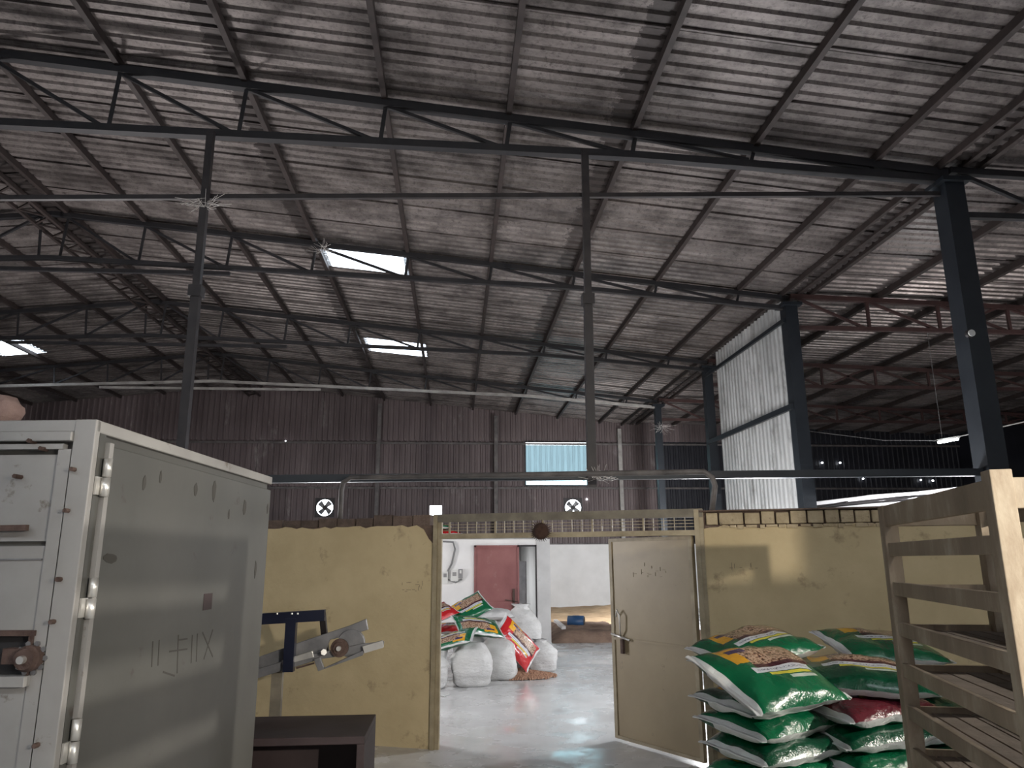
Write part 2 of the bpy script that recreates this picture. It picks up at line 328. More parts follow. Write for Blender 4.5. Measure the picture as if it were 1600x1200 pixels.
# purlins
for k in range(9):
    x = [-7.5, -6.04, -4.4, -2.79, -.99, .65, 2.33, 3.98, 5.65][k]
    MB().bar((x, -5, rz(x)+.055), (x, 28.7, rz(x)+.055), .07, .11).build('purlin', 'purlin', ceil)
for x in (-7.98, -9.4, -11.1, -12.7, -14.3, -15.9, -17.5, -19.1, -20.7):
    MB().bar((x, -5, rz(x)+.055), (x, 28.7, rz(x)+.055), .07, .11).build('purlin', 'purlin', ceil)
MB().bar((XC-.12, -5, rz(XC)+.06), (XC-.12, 28.7, rz(XC)+.06), .05, .1).build('purlin', 'purlin', ceil)
for x in (6.9, 7.15, 8.6, 10.1, 11.6, 13.1, 14.6, 16.1, 17.6, 19.1):
    MB().bar((x, -5, rz2(x)+.05), (x, 28.7, rz2(x)+.05), .08, .12).build('purlin', 'purlin', ceil)
# ridge lattice girder
rg = thing('ridge_girder', 'brown zigzag lattice girder running under the ridge of the shed roof', 'girder', (XR, 18, 7.95))
for dx, nm in ((-.2, 'chord'), (.2, 'chord')): MB().bar((XR+dx, 4, 8.02), (XR+dx, 28.7, 8.02), .06, .06).build(nm, 'purlin', rg)
y = 4.0; b = MB(); s = 1
while y < 28.4:
    b.bar((XR-.2*s, y, 8.02), (XR+.2*s, y+.3, 8.02), .035, .03); s = -s; y += .3
b.build('lacing', 'purlin', rg)
# trusses
def bz(x, near=False):
    d = abs(x-XR)
    z = 7.42-.037*d if d < 10.07 else 7.047-.08*(d-10.07)
    return min(z, rz(x)-.12) if not near else min(7.2-.018*d, rz(x)-.13)
XN = [-6.04, -4.4, -2.79, -.99, .65, 2.33, 3.98, 5.65]
descr = ['nearest, above the doorway wall', 'second, crossing the large skylight', 'third, crossing the small skylight', 'farthest, with a pale dusty lower chord']
for i, Y in enumerate(TY):
    near = i == 0
    t = thing('roof_truss', 'dark lattice truss of the main roof, '+descr[i], 'truss', (0, Y, 7.2), group='trusses of the main shed roof')
    w_ = .11 if near else .09
    for sgn in (1, -1):
        xe = XC if sgn == 1 else -21.9
        MB().bar((XR, Y, rz(XR)-.03), (xe, Y, rz(xe)-.03), w_, w_).build('top_chord', 'truss', t)
        xm = XR+sgn*10.07
        bm = 'trusspale' if i == 3 else 'truss'
        o = MB().bar((XR, Y, bz(XR, near)), (xm, Y, bz(xm, near)), w_, w_*.9).bar((xm, Y, bz(xm, near)), (xe, Y, bz(xe, near)), w_, w_*.9).build('bottom_chord', bm, t)
        if i == 3: o['label'] = 'pale dusty bottom chord'
        nodes_ = [XR+sgn*.25]+([x for x in XN] if sgn == 1 else [2*XR-x for x in XN])
        for k, x in enumerate(nodes_):
            zt = rz(x)-.03; zb = bz(x, near)
            xb_ = x-sgn*.06
            MB().angle((x, Y, zt), (xb_, Y, zb), .05).build('web_post', 'truss', t)
            if k < len(nodes_)-1:
                xn = nodes_[k+1]-sgn*.1
                MB().bar((x, Y, zt-.03), (xn, Y, bz(xn, near)+.03), .045, .045).build('web_diagonal', 'truss', t)
    if i: MB().bar((-11.2, Y-.03, 7.17), (-4.35, Y-.03, 7.17), .07, .07).build('tie', 'trusspale' if i == 3 else 'truss', t)
for i, Y in enumerate(TY):
    t = thing('bay_truss', 'reddish flat lattice truss of the side bay, '+['nearest, behind the tall blue-grey column', 'second, starting at the clad column', 'third, low behind the clad column', 'farthest, above the dark end wall'][i], 'truss', (6.7, Y, 6.3), group='trusses of the right bay')
    m_ = 'red' if i else 'truss'
    MB().bar((6.7, Y, rz2(6.7)-.06), (20.3, Y, rz2(20.3)-.06), .09, .09).build('top_chord', m_, t)
    MB().bar((6.7, Y, 6.3), (20.3, Y, 6.27), .08, .08).build('bottom_chord', m_, t)
    x = 6.8; s = 0
    while x < 20:
        MB().bar((x, Y, rz2(x)-.08), (x+1.4, Y, 6.32), .05, .05).build('web_diagonal', m_, t)
        MB().bar((x+1.5, Y, rz2(x)-.08), (x+1.5, Y, 6.3), .055, .055).build('web_post', m_, t)
        MB().bar((x+1.6, Y, 6.32), (x+3.0, Y, rz2(x)-.08), .05, .05).build('web_diagonal', m_, t) if s % 2 else None
        x += 1.5; s += 1
# columns
cd = ['thick blue-grey steel column nearest the camera, right of the doorway wall', 'blue-grey steel column at the near edge of the galvanised cladding', 'grey steel column at the far edge of the galvanised cladding', 'slim dark steel column beyond the cladding, before the back wall']
for i, Y in enumerate(TY):
    wd = [.27, .25, .22, .2][i]
    t = thing('steel_column', cd[i], 'column', (XC, Y, 0), group='columns between the two bays')
    b = MB(); b.box((XC-wd/2, Y-wd/2, .03), (XC+wd/2, Y+wd/2, 6.72))
    b.build('shaft', 'column', t)
    MB().box((XC-.2, Y-.2, 6.72), (XC+.2, Y+.2, 6.78)).build('cap_plate', 'column', t)
    MB().box((XC-.22, Y-.22, 0), (XC+.22, Y+.22, .03)).build('base_plate', 'column', t)
lp = aty(1519, 520, 8.63); t = thing('round_reflector', 'small round white fitting on the tall blue-grey column', 'fitting', lp)
MB().tube([lp, lp+Vector((0, .05, 0))], .045, 14).build('lens', 'plasticwhite', t); MB().tube([lp+Vector((.0, .02, 0)), lp+Vector((0, .06, 0))], .06, 14).build('rim', 'steel', t)
# far post against the back wall
for px, lab in ((970, 'slim post against the back wall right of the blue window'), (590, 'slim post on the back wall, nearest the left exhaust fan'), (775, 'slim post on the back wall just left of the blue window')):
    p = aty(px, 740, YB-.2); MB_ = MB().box((p.x-.07, YB-.25, 0), (p.x+.07, YB-.1, rz(p.x)-.15)); o = MB_.build('wall_post', 'trusspale' if px == 970 else 'pipe'); tag(o, lab, 'post')
# corrugated upper back wall
wb = thing('wall_back', None, None, kind='structure')
def vsheet(x0, x1, z0, za, zb, mat, y, name='wall_sheet', par=None):
    n = max(1, round((x1-x0)/.2)); prof = []; p = (x1-x0)/n
    for i in range(n):
        a = x0+i*p; prof += [(a, 0), (a+p*.5, 0), (a+p*.62, -.03), (a+p*.88, -.03)]
    prof.append((x1, 0)); k = len(prof); vs = [(x, y+d, z0) for x, d in prof]+[(x, y+d, za+(zb-za)*(x-x0)/(x1-x0)) for x, d in prof]
    b = MB(); b.add(vs, [(i, i+1, k+i+1, k+i) for i in range(k-1)]); o = b.build(name, mat, par or wb); o['_'] = 0; del o['_']; return o
ZA, ZB2 = 4.55, 6.3
fans = [(-5.2, -4.54), (-.95, -.5), (4.2, 4.86)]
def fill(lo, hi, cuts, step=1.05):
    out = []; c = lo
    for a, b_ in sorted(cuts)+[(hi, hi)]:
        n = max(1, round((a-c)/step)) if a-c > .02 else 0
        for i in range(n): out.append((c+(a-c)*i/n, c+(a-c)*(i+1)/n))
        c = b_
    return out
def topz(x): return (rz(x) if x < 6.8 else rz2(x))+.22
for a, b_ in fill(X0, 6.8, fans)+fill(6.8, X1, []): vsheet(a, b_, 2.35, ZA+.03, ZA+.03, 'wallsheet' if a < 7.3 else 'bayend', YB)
for i, (a, b_) in enumerate(fans):
    h = .33 if i != 1 else .22; zc = 3.76 if i != 1 else 3.62
    vsheet(a, b_, 2.35, zc-h, zc-h, 'wallsheet', YB); vsheet(a, b_, zc+h, ZA+.03, ZA+.03, 'wallsheet', YB)
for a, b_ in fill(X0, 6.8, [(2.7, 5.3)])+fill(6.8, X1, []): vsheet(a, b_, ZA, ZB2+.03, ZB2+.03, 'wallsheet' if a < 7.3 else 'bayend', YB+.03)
for a, b_ in fill(X0, 6.8, [(XR, XR)])+fill(6.8, X1, []):
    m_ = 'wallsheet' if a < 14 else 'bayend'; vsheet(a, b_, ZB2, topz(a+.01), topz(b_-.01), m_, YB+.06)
for z in (2.38, 4.5, 6.22):
    MB().bar((X0, YB-.06, z), (X1, YB-.06, z), .05, .07).build('girt', 'pipe', wb)
MB().box((X0, YB-.1, 0), (X1, YB+.15, 2.37)).build('masonry_base', 'white', wb)
# blue sheet window
wn = thing('window_1', 'high opening in the back wall covered with pale blue translucent sheet', 'window', (4, YB, 4.6), kind='structure')
for i in range(3):
    a = 2.72+i*.86; vsheet(a, a+.86, 5.05, 6.18, 6.18, 'cyan', YB-.02, 'translucent_sheet', wn); vsheet(a, a+.86, 4.62, 5.05, 5.05, 'cyanlow', YB+.02, 'translucent_sheet', wn)
b = MB(); b.bar((2.68, YB-.05, 4.6), (5.34, YB-.05, 4.6), .05, .05).bar((2.68, YB-.05, 6.3), (5.34, YB-.05, 6.3), .05, .05).bar((2.7, YB-.05, 4.6), (2.7, YB-.05, 6.3), .05, .05).bar((5.32, YB-.05, 4.6), (5.32, YB-.05, 6.3), .05, .05); b.build('window_frame', 'steel', wn)
# exhaust fans
for x, lab in ((-4.87, 'four-bladed exhaust fan in a bright opening low on the left of the back wall'), (4.53, 'four-bladed exhaust fan in a bright opening below the blue window')):
    t = thing('exhaust_fan', lab, 'fan', (x, YB-.05, 3.43), group='exhaust fans in the back wall')
    b = MB()
    for k in range(24):
        a0, a1 = 2*math.pi*k/24, 2*math.pi*(k+1)/24
        def sq(a):
            c, s_ = math.cos(a), math.sin(a); m_ = max(abs(c), abs(s_)); return (x+.36*c/m_, 3.76+.36*s_/m_)
        o0, o1 = sq(a0), sq(a1); i0 = (x+.31*math.cos(a0), 3.76+.31*math.sin(a0)); i1 = (x+.31*math.cos(a1), 3.76+.31*math.sin(a1))
        b.prism([(o0[0], YB-.08, o0[1]), (o1[0], YB-.08, o1[1]), (i1[0], YB-.08, i1[1]), (i0[0], YB-.08, i0[1])], (0, .03, 0))
    b.build('frame', 'steel', t)
    for k in range(4):
        a = math.pi/4+k*math.pi/2+.15; c, s_ = math.cos(a), math.sin(a)
        def P(r, w_, dy): w_ *= 1.35; return (x+r*c-w_*s_, YB-.02+dy, 3.76+r*s_+w_*c)
        MB().prism([P(.05, -.04, 0), P(.27, -.10, .04), P(.29, .05, -.03), P(.05, .05, 0)], (0, .012, 0)).build('blade', 'castgrey', t)
    MB().tube([(x, YB-.06, 3.76), (x, YB+.06, 3.76)], .08, 14).build('motor', 'steel', t)
# side and front walls of the shed (mostly out of the frame)
tag(MB().box((X0-.15, -6, 0), (X0, 29, 7.1)).build('wall_left', 'wallsheet'), kind='structure')
tag(MB().box((X1, -6, 0), (X1+.15, 29, 6.8)).build('wall_right', 'bayend'), kind='structure')
b = MB(); b.box((X0, -6.1, 0), (-5.5, -5.95, 7.2)).box((-5.5, -6.1, 0), (X1, -5.95, 6.7)).box((-5.5, -6.1, 4.0), (1.5, -5.95, 7.5)); tag(b.build('wall_front', 'wallsheet'), kind='structure')
# ------------------------------------------------------------ galvanised cladding between columns
t = thing('side_cladding', 'pale galvanised corrugated sheet wall hung between two columns', 'cladding', (XC-.05, 15.6, 2.6))
YA, YZ = 13.95, 17.75; n = 4
for i in range(n):
    y0 = YA+(YZ-YA)*i/n; y1 = YA+(YZ-YA)*(i+1)/n+.03; prof = []; k = 5
    for j in range(k):
        a = y0+(y1-y0)*j/k; p = (y1-y0)/k; prof += [(a, 0), (a+p*.55, 0), (a+p*.66, -.035), (a+p*.9, -.035)]
    prof.append((y1, 0)); q = len(prof); vs = [(XC-.08+d, y, 2.3) for y, d in prof]+[(XC-.08+d, y, 6.9) for y, d in prof]
    MB().add(vs, [(i_, i_+1, q+i_+1, q+i_) for i_ in range(q-1)]).build('corrugated_sheet', 'galv', t)
MB().bar((XC-.16, 13.7, 6.42), (XC-.16, 18.6, 6.46), .05, .08).build('rail', 'column', t)
MB().bar((XC-.16, 13.7, 4.67), (XC-.16, 18.6, 4.72), .06, .11).build('rail', 'column', t)
# ------------------------------------------------------------ beam, tie, posts in the plane of the first truss
Y = 8.8
o = MB().bar((-4.2, Y, 2.70), (XC-.13, Y, 2.83), .09, .09).build('cross_beam', 'column'); tag(o, 'long dark horizontal beam spanning just above the doorway wall', 'beam')
o = MB().bar((-9.5, Y, 6.0), (XC-.1, Y, 6.61), .05, .06).build('tie_rod', 'steel'); tag(o, 'thin dark horizontal tie below the nearest truss, crossing both hangers', 'tie')
for (xa, za, xb, zb, lab) in ((-3.13, 7.1, -3.11, 2.74, 'slim upright steel post rising behind the grey cabinet to the nearest truss'), (1.64, 7.02, 1.6, 2.62, 'slim upright steel post left of the clad column, in front of the blue window')):
    t = thing('hanger_post', lab, 'post', (xb, Y, zb), group='slim posts under the nearest truss'); zm = 4.95
    MB().bar((xa, Y-.1, za), ((xa+xb)/2, Y-.1, zm), .085, .085, (0, 1, 0)).build('upper_tube', 'steel', t)
    MB().bar(((xa+xb)/2, Y-.1, zm), (xb, Y-.1, zb), .10, .10, (0, 1, 0)).build('lower_tube', 'steel', t)
    MB().bar(((xa+xb)/2, Y-.1, zm-.07), ((xa+xb)/2, Y-.1, zm+.07), .15, .15, (0, 1, 0)).build('sleeve', 'steel', t)
# ------------------------------------------------------------ yellow partition wall with doorway
LX = Vector((-.12, 7.94, 0)); HX = Vector((2.27, 7.06, 0)); WD = (HX-LX).normalized(); WN = Vector((WD.y, -WD.x, 0)); WR = math.atan2(WD.y, WD.x)
def W(s, z, d=0): return LX+WD*s+WN*d+Vector((0, 0, z))   # s along the wall from the left jamb, d towards the camera
def pw(px, py): p = atp(px, py, LX, HX); return ((p-LX).dot(WD), p.z)
def wbox(b, s0, s1, z0, z1, d0, d1): return b.prism([W(s0, z0, d0), W(s1, z0, d0), W(s1, z0, d1), W(s0, z0, d1)], (0, 0, z1-z0))
wl = thing('wall_partition', None, None, tuple(LX), WR, kind='structure')
wbox(MB(), -6.5, -.1, 0, 2.16, -.2, -.01).build('masonry_core', 'core', wl)
wbox(MB(), 2.63, 9.5, 0, 2.11, -.2, -.01).build('masonry_core', 'core', wl)
# left plaster skin with ragged top edge and a broken corner by the frame
pts = [(-6.5, 0), (-.1, 0), (-.1, 1.96), (-.16, 2.02), (-.22, 2.12), (-.3, 2.165)]; x = -.4
while x > -6.5: pts.append((x, 2.16+random.uniform(-.018, .014))); x -= .07
pts.append((-6.5, 2.16)); MB().prism([W(s, z, 0) for s, z in pts], -WN*.02).build('plaster_skin', 'plaster', wl)
pts = [(9.5, 0), (2.63, 0), (2.63, 2.08)]; x = 2.7
while x < 9.4: pts.append((x, 2.10+random.uniform(-.022, .014))); x += .06
pts.append((9.5, 2.1)); MB().prism([W(s, z, 0) for s, z in pts][::-1], -WN*.02).build('plaster_skin', 'plaster', wl)
s = -.14; 
while s > -3.6:
    L = random.uniform(.20, .25); h = random.uniform(.075, .10)+(.03 if s > -.75 else 0); wbox(MB(), s-L, s-.012, 2.16, 2.16+h, -.19, random.uniform(-.02, .0)).build('brick', 'brick', wl, bevel=.006); s -= L
s = 2.66; i = 0
while s < 5.4:
    L = random.uniform(.125, .15) if i else .12
    if i == 1: L = .23
    wbox(MB(), s, s+L-.014, 2.115, 2.225+random.uniform(-.008, .008), -.19, random.uniform(.0, .025)).build('brick', 'ybrick', wl, bevel=.008); s += L; i += 1
wbox(MB(), 2.63, 6.2, 2.11, 2.235, -.18, -.035).build('mortar_bed', 'core', wl)
wbox(MB(), 2.6, 6.2, 2.235, 2.25, -.2, .04).build('coping', 'core', wl)
# torn plaster lumps under the bricks
b = MB(); x = 2.8
for k in range(26):
    wd = random.uniform(.04, .10); wbox(b, x, x+wd, 2.07+random.uniform(0, .02), 2.108, .0, .018); x += wd+random.uniform(.0, .03)
tag(b.build('broken_plaster', 'ybrick', wl), kind='stuff')
# door frame with transom grille
t = thing('door_frame', 'brown-cream steel door frame with a barred transom over the doorway', 'door frame', tuple(LX), WR)
for s0 in (-.1, 2.55): wbox(MB(), s0, s0+.045, 0, 2.26, -.06, .03).build('jamb', 'doorframe', t); wbox(MB(), s0+.045, s0+.085, 0, 2.26, -.03, .0).build('jamb', 'doorframe', t)
wbox(MB(), -.1, 2.63, 2.19, 2.27, -.05, .02).build('head_rail', 'grille', t); wbox(MB(), -.02, 2.55, 2.02, 2.07, -.05, .02).build('lintel', 'doorframe', t)
for z in (2.10, 2.13, 2.16): wbox(MB(), 0, 2.55, z, z+.006, -.02, -.01).build('grille_bar', 'doorframe', t)
for k in range(26): s = .06+k*.1; wbox(MB(), s, s+(.018 if k % 5 == 0 else .006), 2.07, 2.19, -.015, .0).build('grille_bar', 'doorframe', t)
# ornament
c = atp(845, 830, LX+WN*.06, HX+WN*.06); t = thing('spiky_mask', 'small round dark spiky charm hanging in the middle of the doorway transom', 'ornament', c-Vector((0, 0, .1)))
b = MB(); vs = []; fs = []
for i in range(7):
    for k in range(16):
        a = math.pi*i/6; e = 2*math.pi*k/16; r = math.sin(a); vs.append(c+WD*(.082*r*math.cos(e))+Vector((0, 0, .082*r*math.sin(e)))+WN*(.04*math.cos(a)))
for i in range(6):
    for k in range(16): fs.append((i*16+k, i*16+(k+1) % 16, (i+1)*16+(k+1) % 16, (i+1)*16+k))
b.add(vs, fs); b.build('face', 'thatch', t, smooth=True)
b = MB()
for k in range(30):
    a = 2*math.pi*k/30; d = WD*math.cos(a)+Vector((0, 0, math.sin(a))); rr = random.uniform(.10, .12); b.tube([c+d*.06, c+d*rr], [.008, .001], 5)
o = b.build('bristles', 'thatch', t); o['kind'] = 'stuff'
# door leaf, opened inwards
FE = Vector((1.68, 8.16, 0)); HG = HX+WD*-.01+Vector((0, .04, 0)); DD = (FE-HG).normalized(); DN = Vector((DD.y, -DD.x, 0)); 
if DN.y > 0: DN = -DN
t = thing('door_1', 'cream steel door leaf standing open', 'door', tuple(HG), math.atan2(DD.y, DD.x), kind='structure'); DL = (FE-HG).length
def D(s, z, d=0): return HG+DD*s+DN*d+Vector((0, 0, z))
def dbox(b, s0, s1, z0, z1, d0, d1): return b.prism([D(s0, z0, d0), D(s1, z0, d0), D(s1, z0, d1), D(s0, z0, d1)], (0, 0, z1-z0))
dbox(MB(), .03, DL-.03, .05, .99, 0, .012).build('lower_panel', 'door', t); dbox(MB(), .03, DL-.03, 1.01, 1.99, 0, .012).build('upper_panel', 'door', t)
for s0, s1, z0, z1, mt in ((0, .045, .03, 2.02, 'doorframe'), (DL-.045, DL, .03, 2.02, 'doorframe'), (.045, DL-.045, 1.985, 2.02, 'doorframe'), (.045, DL-.045, .03, .06, 'doorframe'), (.045, DL-.045, .985, 1.01, 'door')):
    dbox(MB(), s0, s1, z0, z1, -.02, .022).build('door_rail', mt, t)
MB().tube([D(DL-.02, 1.045, .04), D(DL-.30, 1.0, .04)], .011, 8).build('latch_bolt', 'bright', t, smooth=True)
b = MB(); b.tube([D(DL-.09, 1.22, .03), D(DL-.13, 1.29, .05), D(DL-.17, 1.24, .055), D(DL-.17, 1.10, .05), D(DL-.15, 1.03, .03)], .008, 6); b.build('handle', 'bright', t, smooth=True)
dbox(MB(), DL-.2, DL-.165, .86, 1.0, .02, .05).build('padlock_hasp', 'rust', t)
def strokes(par, mk, s0, z0, w_, h_, n, seed):
    rnd = random.Random(seed); b = MB()
    for k in range(n):
        a = s0+w_*rnd.random(); z = z0+h_*rnd.random(); L = rnd.uniform(.015, .05); up = rnd.random() < .5
        b.bar(mk(a, z), mk(a+(0 if up else L), z+(L if up else 0)), .005, .002, WN)
    o = b.build('faint_scrawl', 'fadedmark', par); o['kind'] = 'stuff'; return o
a_ = pw(628, 925); strokes(wl, lambda s, z: W(s, z, .001), a_[0], a_[1], .24, .10, 14, 5)
a_ = pw(1140, 892); strokes(wl, lambda s, z: W(s, z, .001), a_[0], a_[1], .24, .04, 9, 6)
strokes(t, lambda s, z: D(s, z, .0135), .35, 1.62, .5, .12, 16, 7)
# U-shaped pipe standing on the wall
o = MB(); a = pw(530, 748); c_ = pw(1112, 735); P1 = [W(a[0]-.02, 2.25, -.1), W(a[0]-.02, a[1]-.12, -.1), W(a[0]+.0, a[1]-.03, -.1), W(a[0]+.09, a[1]+.02, -.1), W(c_[0]-.07, c_[1]+.0, -.1), W(c_[0]+.0, c_[1]-.06, -.1), W(c_[0]+.02, c_[1]-.14, -.1), W(c_[0]-.03, 2.22, -.1)]
o.tube(P1, .028, 10); o = o.build('bent_pipe', 'pipe', smooth=True); tag(o, 'long bent grey pipe rail standing on top of the yellow wall over the doorway', 'pipe')
# ------------------------------------------------------------ store beyond the doorway
YW = 16.72
wi = thing('wall_inner', None, None, (0, YW, 0), kind='structure')
MB().box((-5, YW, 0), (.44, YW+.2, 2.25)).build('wall_panel', 'white', wi); MB().box((.44, YW, 2.12), (1.8, YW+.2, 2.25)).build('wall_panel', 'white', wi)
MB().box((1.8, YW-.05, 0), (2.09, YW+.25, 2.25)).build('pier', 'pier', wi); MB().box((1.9, YW+.25, 0), (2.08, 22, 2.25)).build('wall_panel', 'white', wi)
MB().box((-5, 21.8, 0), (1.9, 22, 2.25)).build('wall_panel', 'grey', wi)
MB().box((-5, YW+.2, 2.2), (2.08, 22, 2.28)).build('roof_slab', 'grey', wi)
lamp('AREA', 'room_lamp', (.2, 19, 2.1), 25, (.95, .98, 1), .8, .8, (.5, 19, 0))
t = thing('door_2', 'maroon steel door behind the heap of sacks', 'door', (.44, YW, 0), kind='structure')
MB().box((.46, YW-.03, 0), (1.38, YW+.01, .88)).build('lower_panel', 'reddoor', t); MB().box((.46, YW-.03, .9), (1.38, YW+.01, 2.1)).build('upper_panel', 'reddoor', t)
for bx in ((.44, YW-.05, .865, 1.40, YW-.03, .915), (.43, YW-.05, 0, .47, YW-.03, 2.12), (1.37, YW-.05, 0, 1.41, YW-.03, 2.12), (.43, YW-.05, 2.085, 1.41, YW-.03, 2.12)): MB().box(bx[:3], bx[3:]).build('door_rail', 'reddoor', t)
MB().bar((1.1, YW-.07, .97), (1.38, YW-.07, .93), .02, .02).build('latch_bolt', 'rust', t); MB().box((1.26, YW-.08, .78), (1.31, YW-.05, 1.2)).build('handle', 'rust', t)
t = thing('opening_trim', 'dark steel surround of the opening right of the maroon door', 'frame', (1.6, YW, 0))
MB().box((1.40, YW-.04, 2.09), (1.81, YW+.02, 2.125)).build('head', 'steel', t); MB().box((1.77, YW-.04, 0), (1.81, YW+.02, 2.12)).build('jamb', 'steel', t)
o = MB().box((1.40, YW+.5, 0), (1.62, YW+.6, 1.78)).build('grey_locker', 'castgrey'); tag(o, 'tall grey sheet panel seen through the opening beside the maroon door', 'panel')
o = MB().box((-4, 27.9, 0), (-3.6, 28, .3)) 
# electrical boxes and conduit on the white wall
t = thing('switch_box', 'pale switch box on the white wall above the sack heap', 'switch box', aty(712, 910, YW))
def wpt(px, py, d=0): return aty(px, py, YW-d)
def wquad(b, x0, y0, x1, y1, d): p = wpt(x0, y1, 0); q = wpt(x1, y0, 0); return b.box((p.x, YW-d, p.z), (q.x, YW-.005, q.z))
wquad(MB(), 704, 890, 716, 908, .08).build('case', 'plasticwhite', t); wquad(MB(), 707, 894, 713, 900, .09).build('cover', 'castgrey', t)
t = thing('fuse_box', 'grey fuse box with a cable, right of the pale switch box', 'fuse box', aty(719, 898, YW)); wquad(MB(), 716, 889, 723, 903, .09).build('case', 'castgrey', t); wquad(MB(), 718, 891, 721, 896, .1).build('cover', 'plasticwhite', t)
t = thing('meter_box', 'pale meter box nearest the door frame on the white wall', 'meter box', aty(695, 903, YW)); wquad(MB(), 691, 893, 700, 912, .08).build('case', 'plasticwhite', t); wquad(MB(), 693, 896, 698, 902, .09).build('window', 'castgrey', t)
o = MB().tube([wpt(692, 846, .04), wpt(708, 847, .04), wpt(711, 858, .04), wpt(706, 880, .04), wpt(700, 892, .04), wpt(699, 905, .04), wpt(712, 910, .04), wpt(722, 905, .04)], .02, 6).build('wall_cable', 'wire', smooth=True); tag(o, 'grey cable looping down the white wall to the boxes', 'cable')
cp = aty(690, 846, 8.6); t = thing('hanging_chain', 'dark link chain hanging just inside the left door frame', 'chain', cp)
cx = aty(689.5, 846, 8.6); z = 2.1
while z > 1.2:
    b = MB(); k = int(z*100) % 2; pts = []
    for i in range(9):
        a = 2*math.pi*i/8; dx, dz = .008*math.cos(a), .02*math.sin(a); pts.append((cx.x+(dx if k else 0), 8.6+(0 if k else dx), z+dz))
    b.tube(pts, .004, 5, cap=False); b.build('link', 'steel', t); z -= .033
# things lying on the flat roof of the white room
# sacks
def sackmesh(L, Wd, T, seed, ear=.03, nx=26, ny=18):
    b = MB(); uv = []; vs = []; fs = []; rnd = random.Random(seed); ox = rnd.uniform(0, 50)
    for side in (1, -1):
        for j in range(ny+1):
            for i in range(nx+1):
                u = i/nx*2-1; v = j/ny*2-1
                pu = max(0, 1-abs(u)**2.6); pv = max(0, 1-abs(v)**2.6)
                h = T/2*(pu*pv)**.5
                pinch = 1-.07*(1-abs(u)**4)*(abs(v)**3); pin2 = 1-.06*(1-abs(v)**4)*(abs(u)**3)
                x = u*L/2*pin2; y = v*Wd/2*pinch
                nz = noise.noise(Vector((x*5+ox, y*5, side)))*.022+noise.noise(Vector((x*14+ox, y*14, side*3)))*.007
                edge = min(1-abs(u), 1-abs(v)); z = side*h+(nz*min(1, edge*6))
                z += noise.noise(Vector((x*9+ox, y*9, 7)))*.018*(1-min(1, edge*3))
                vs.append((x, y, z)); uv.append((i/nx, j/ny))
    n1 = (nx+1)*(ny+1)
    for s_ in (0, 1):
        for j in range(ny):
            for i in range(nx):
                a = s_*n1+j*(nx+1)+i; q = (a, a+1, a+nx+2, a+nx+1); fs.append(q if s_ == 0 else q[::-1])
    b.add(vs, fs); b.uv = uv; b.n = nx*ny; return b
def seam(L, Wd, sx):
    b = MB()
    for _ in (0,):
        pts = []
        for j in range(13):
            v = j/12*2-1; pts.append((sx*(L/2*(1-.06*(1-abs(v)**4))+.002), v*Wd/2*.98, noise.noise(Vector((v*4, sx, 3)))*.012))
        for k in range(12):
            p, q = Vector(pts[k]), Vector(pts[k+1]); b.bar(p, q, .035, .006)
    return b
def protosack(seed, mat, L=.80, Wd=.54, T=.185):
    b = sackmesh(L, Wd, T, seed); me = b.mesh('sack_body', [mat, {'greenbag': 'greenback', 'darkbag': 'darkback', 'redbag': 'redback', 'maroonbag': 'darkback'}.get(mat, mat)], None, True)
    for i, p in enumerate(me.polygons):
        if i >= b.n: p.material_index = 1
    return me, [seam(L, Wd, q).mesh('seam', 'film') for q in (-1, 1)]
PS_ = {('g', k): protosack(k+1, 'greenbag') for k in range(3)}
PS_.update({('d', k): protosack(k+11, 'darkbag') for k in range(3)}); PS_[('r', 0)] = protosack(30, 'redbag'); PS_[('m', 0)] = protosack(31, 'maroonbag'); PS_[('w', 0)] = protosack(32, 'woven', T=.2)
def sack(kind, loc, rot, label, group, scale=1):
    o = bpy.data.objects.new('feed_sack', None); sc.collection.objects.link(o); o.location = loc; o.rotation_euler = rot; o.scale = (scale,)*3; o.empty_display_size = .1
    tag(o, label, 'sack', group); a, s_ = PS_[kind]; inst('body', a, o, (0, 0, 0)); [inst('seam', q, o, (0, 0, 0)) for q in s_]; return o
R = math.radians
ga = 'printed feed sacks stacked by the open door'
from mathutils import Euler
def S(kind, x, y, z, rzd, tx, ty, label, sc_=1, g=ga): return sack(kind, (x, y, z), (R(tx), R(ty), R(rzd)), label, g, sc_)
low = [('g', 'second'), ('d', 'third'), ('g', 'fourth'), ('d', 'fifth'), ('g', 'sixth'), ('d', 'lowest')]
z = .075
left = [('d', 0, 22), ('g', 1, 30), ('d', 2, 24), ('g', 2, 33), ('d', 1, 26), ('g', 0, 32), ('d', 0, 27)]
nm = ['resting on the floor']+[q+' from the floor' for q in ('second', 'third', 'fourth', 'fifth', 'sixth', 'seventh')]
for i, (k, kk, rr) in enumerate(left):
    S((k, kk), 2.03+random.uniform(-.03, .03), 5.02+random.uniform(-.03, .03), .09+i*.14, rr, random.uniform(-2, 2)+i*1.0, random.uniform(-2, 2), 'green white feed sack in the left pile by the door, '+nm[i])
right = [('d', 1, 14), ('g', 0, 18), ('d', 0, 12), ('g', 1, 20), ('d', 2, 15), ('m', 0, 19), ]
for i, (k, kk, rr) in enumerate(right):
    S((k, kk), 2.74+random.uniform(-.03, .03), 5.12+random.uniform(-.03, .03), .09+i*.15, rr, 2+random.uniform(-2, 2), random.uniform(-2, 2), ('maroon' if k == 'm' else 'dark green')+' feed sack in the right pile behind the rack, '+nm[i])
S(('d', 2), 2.2, 5.62, 1.02, 15, 4, 4, 'green and yellow feed sack lying at the back under the top sacks')
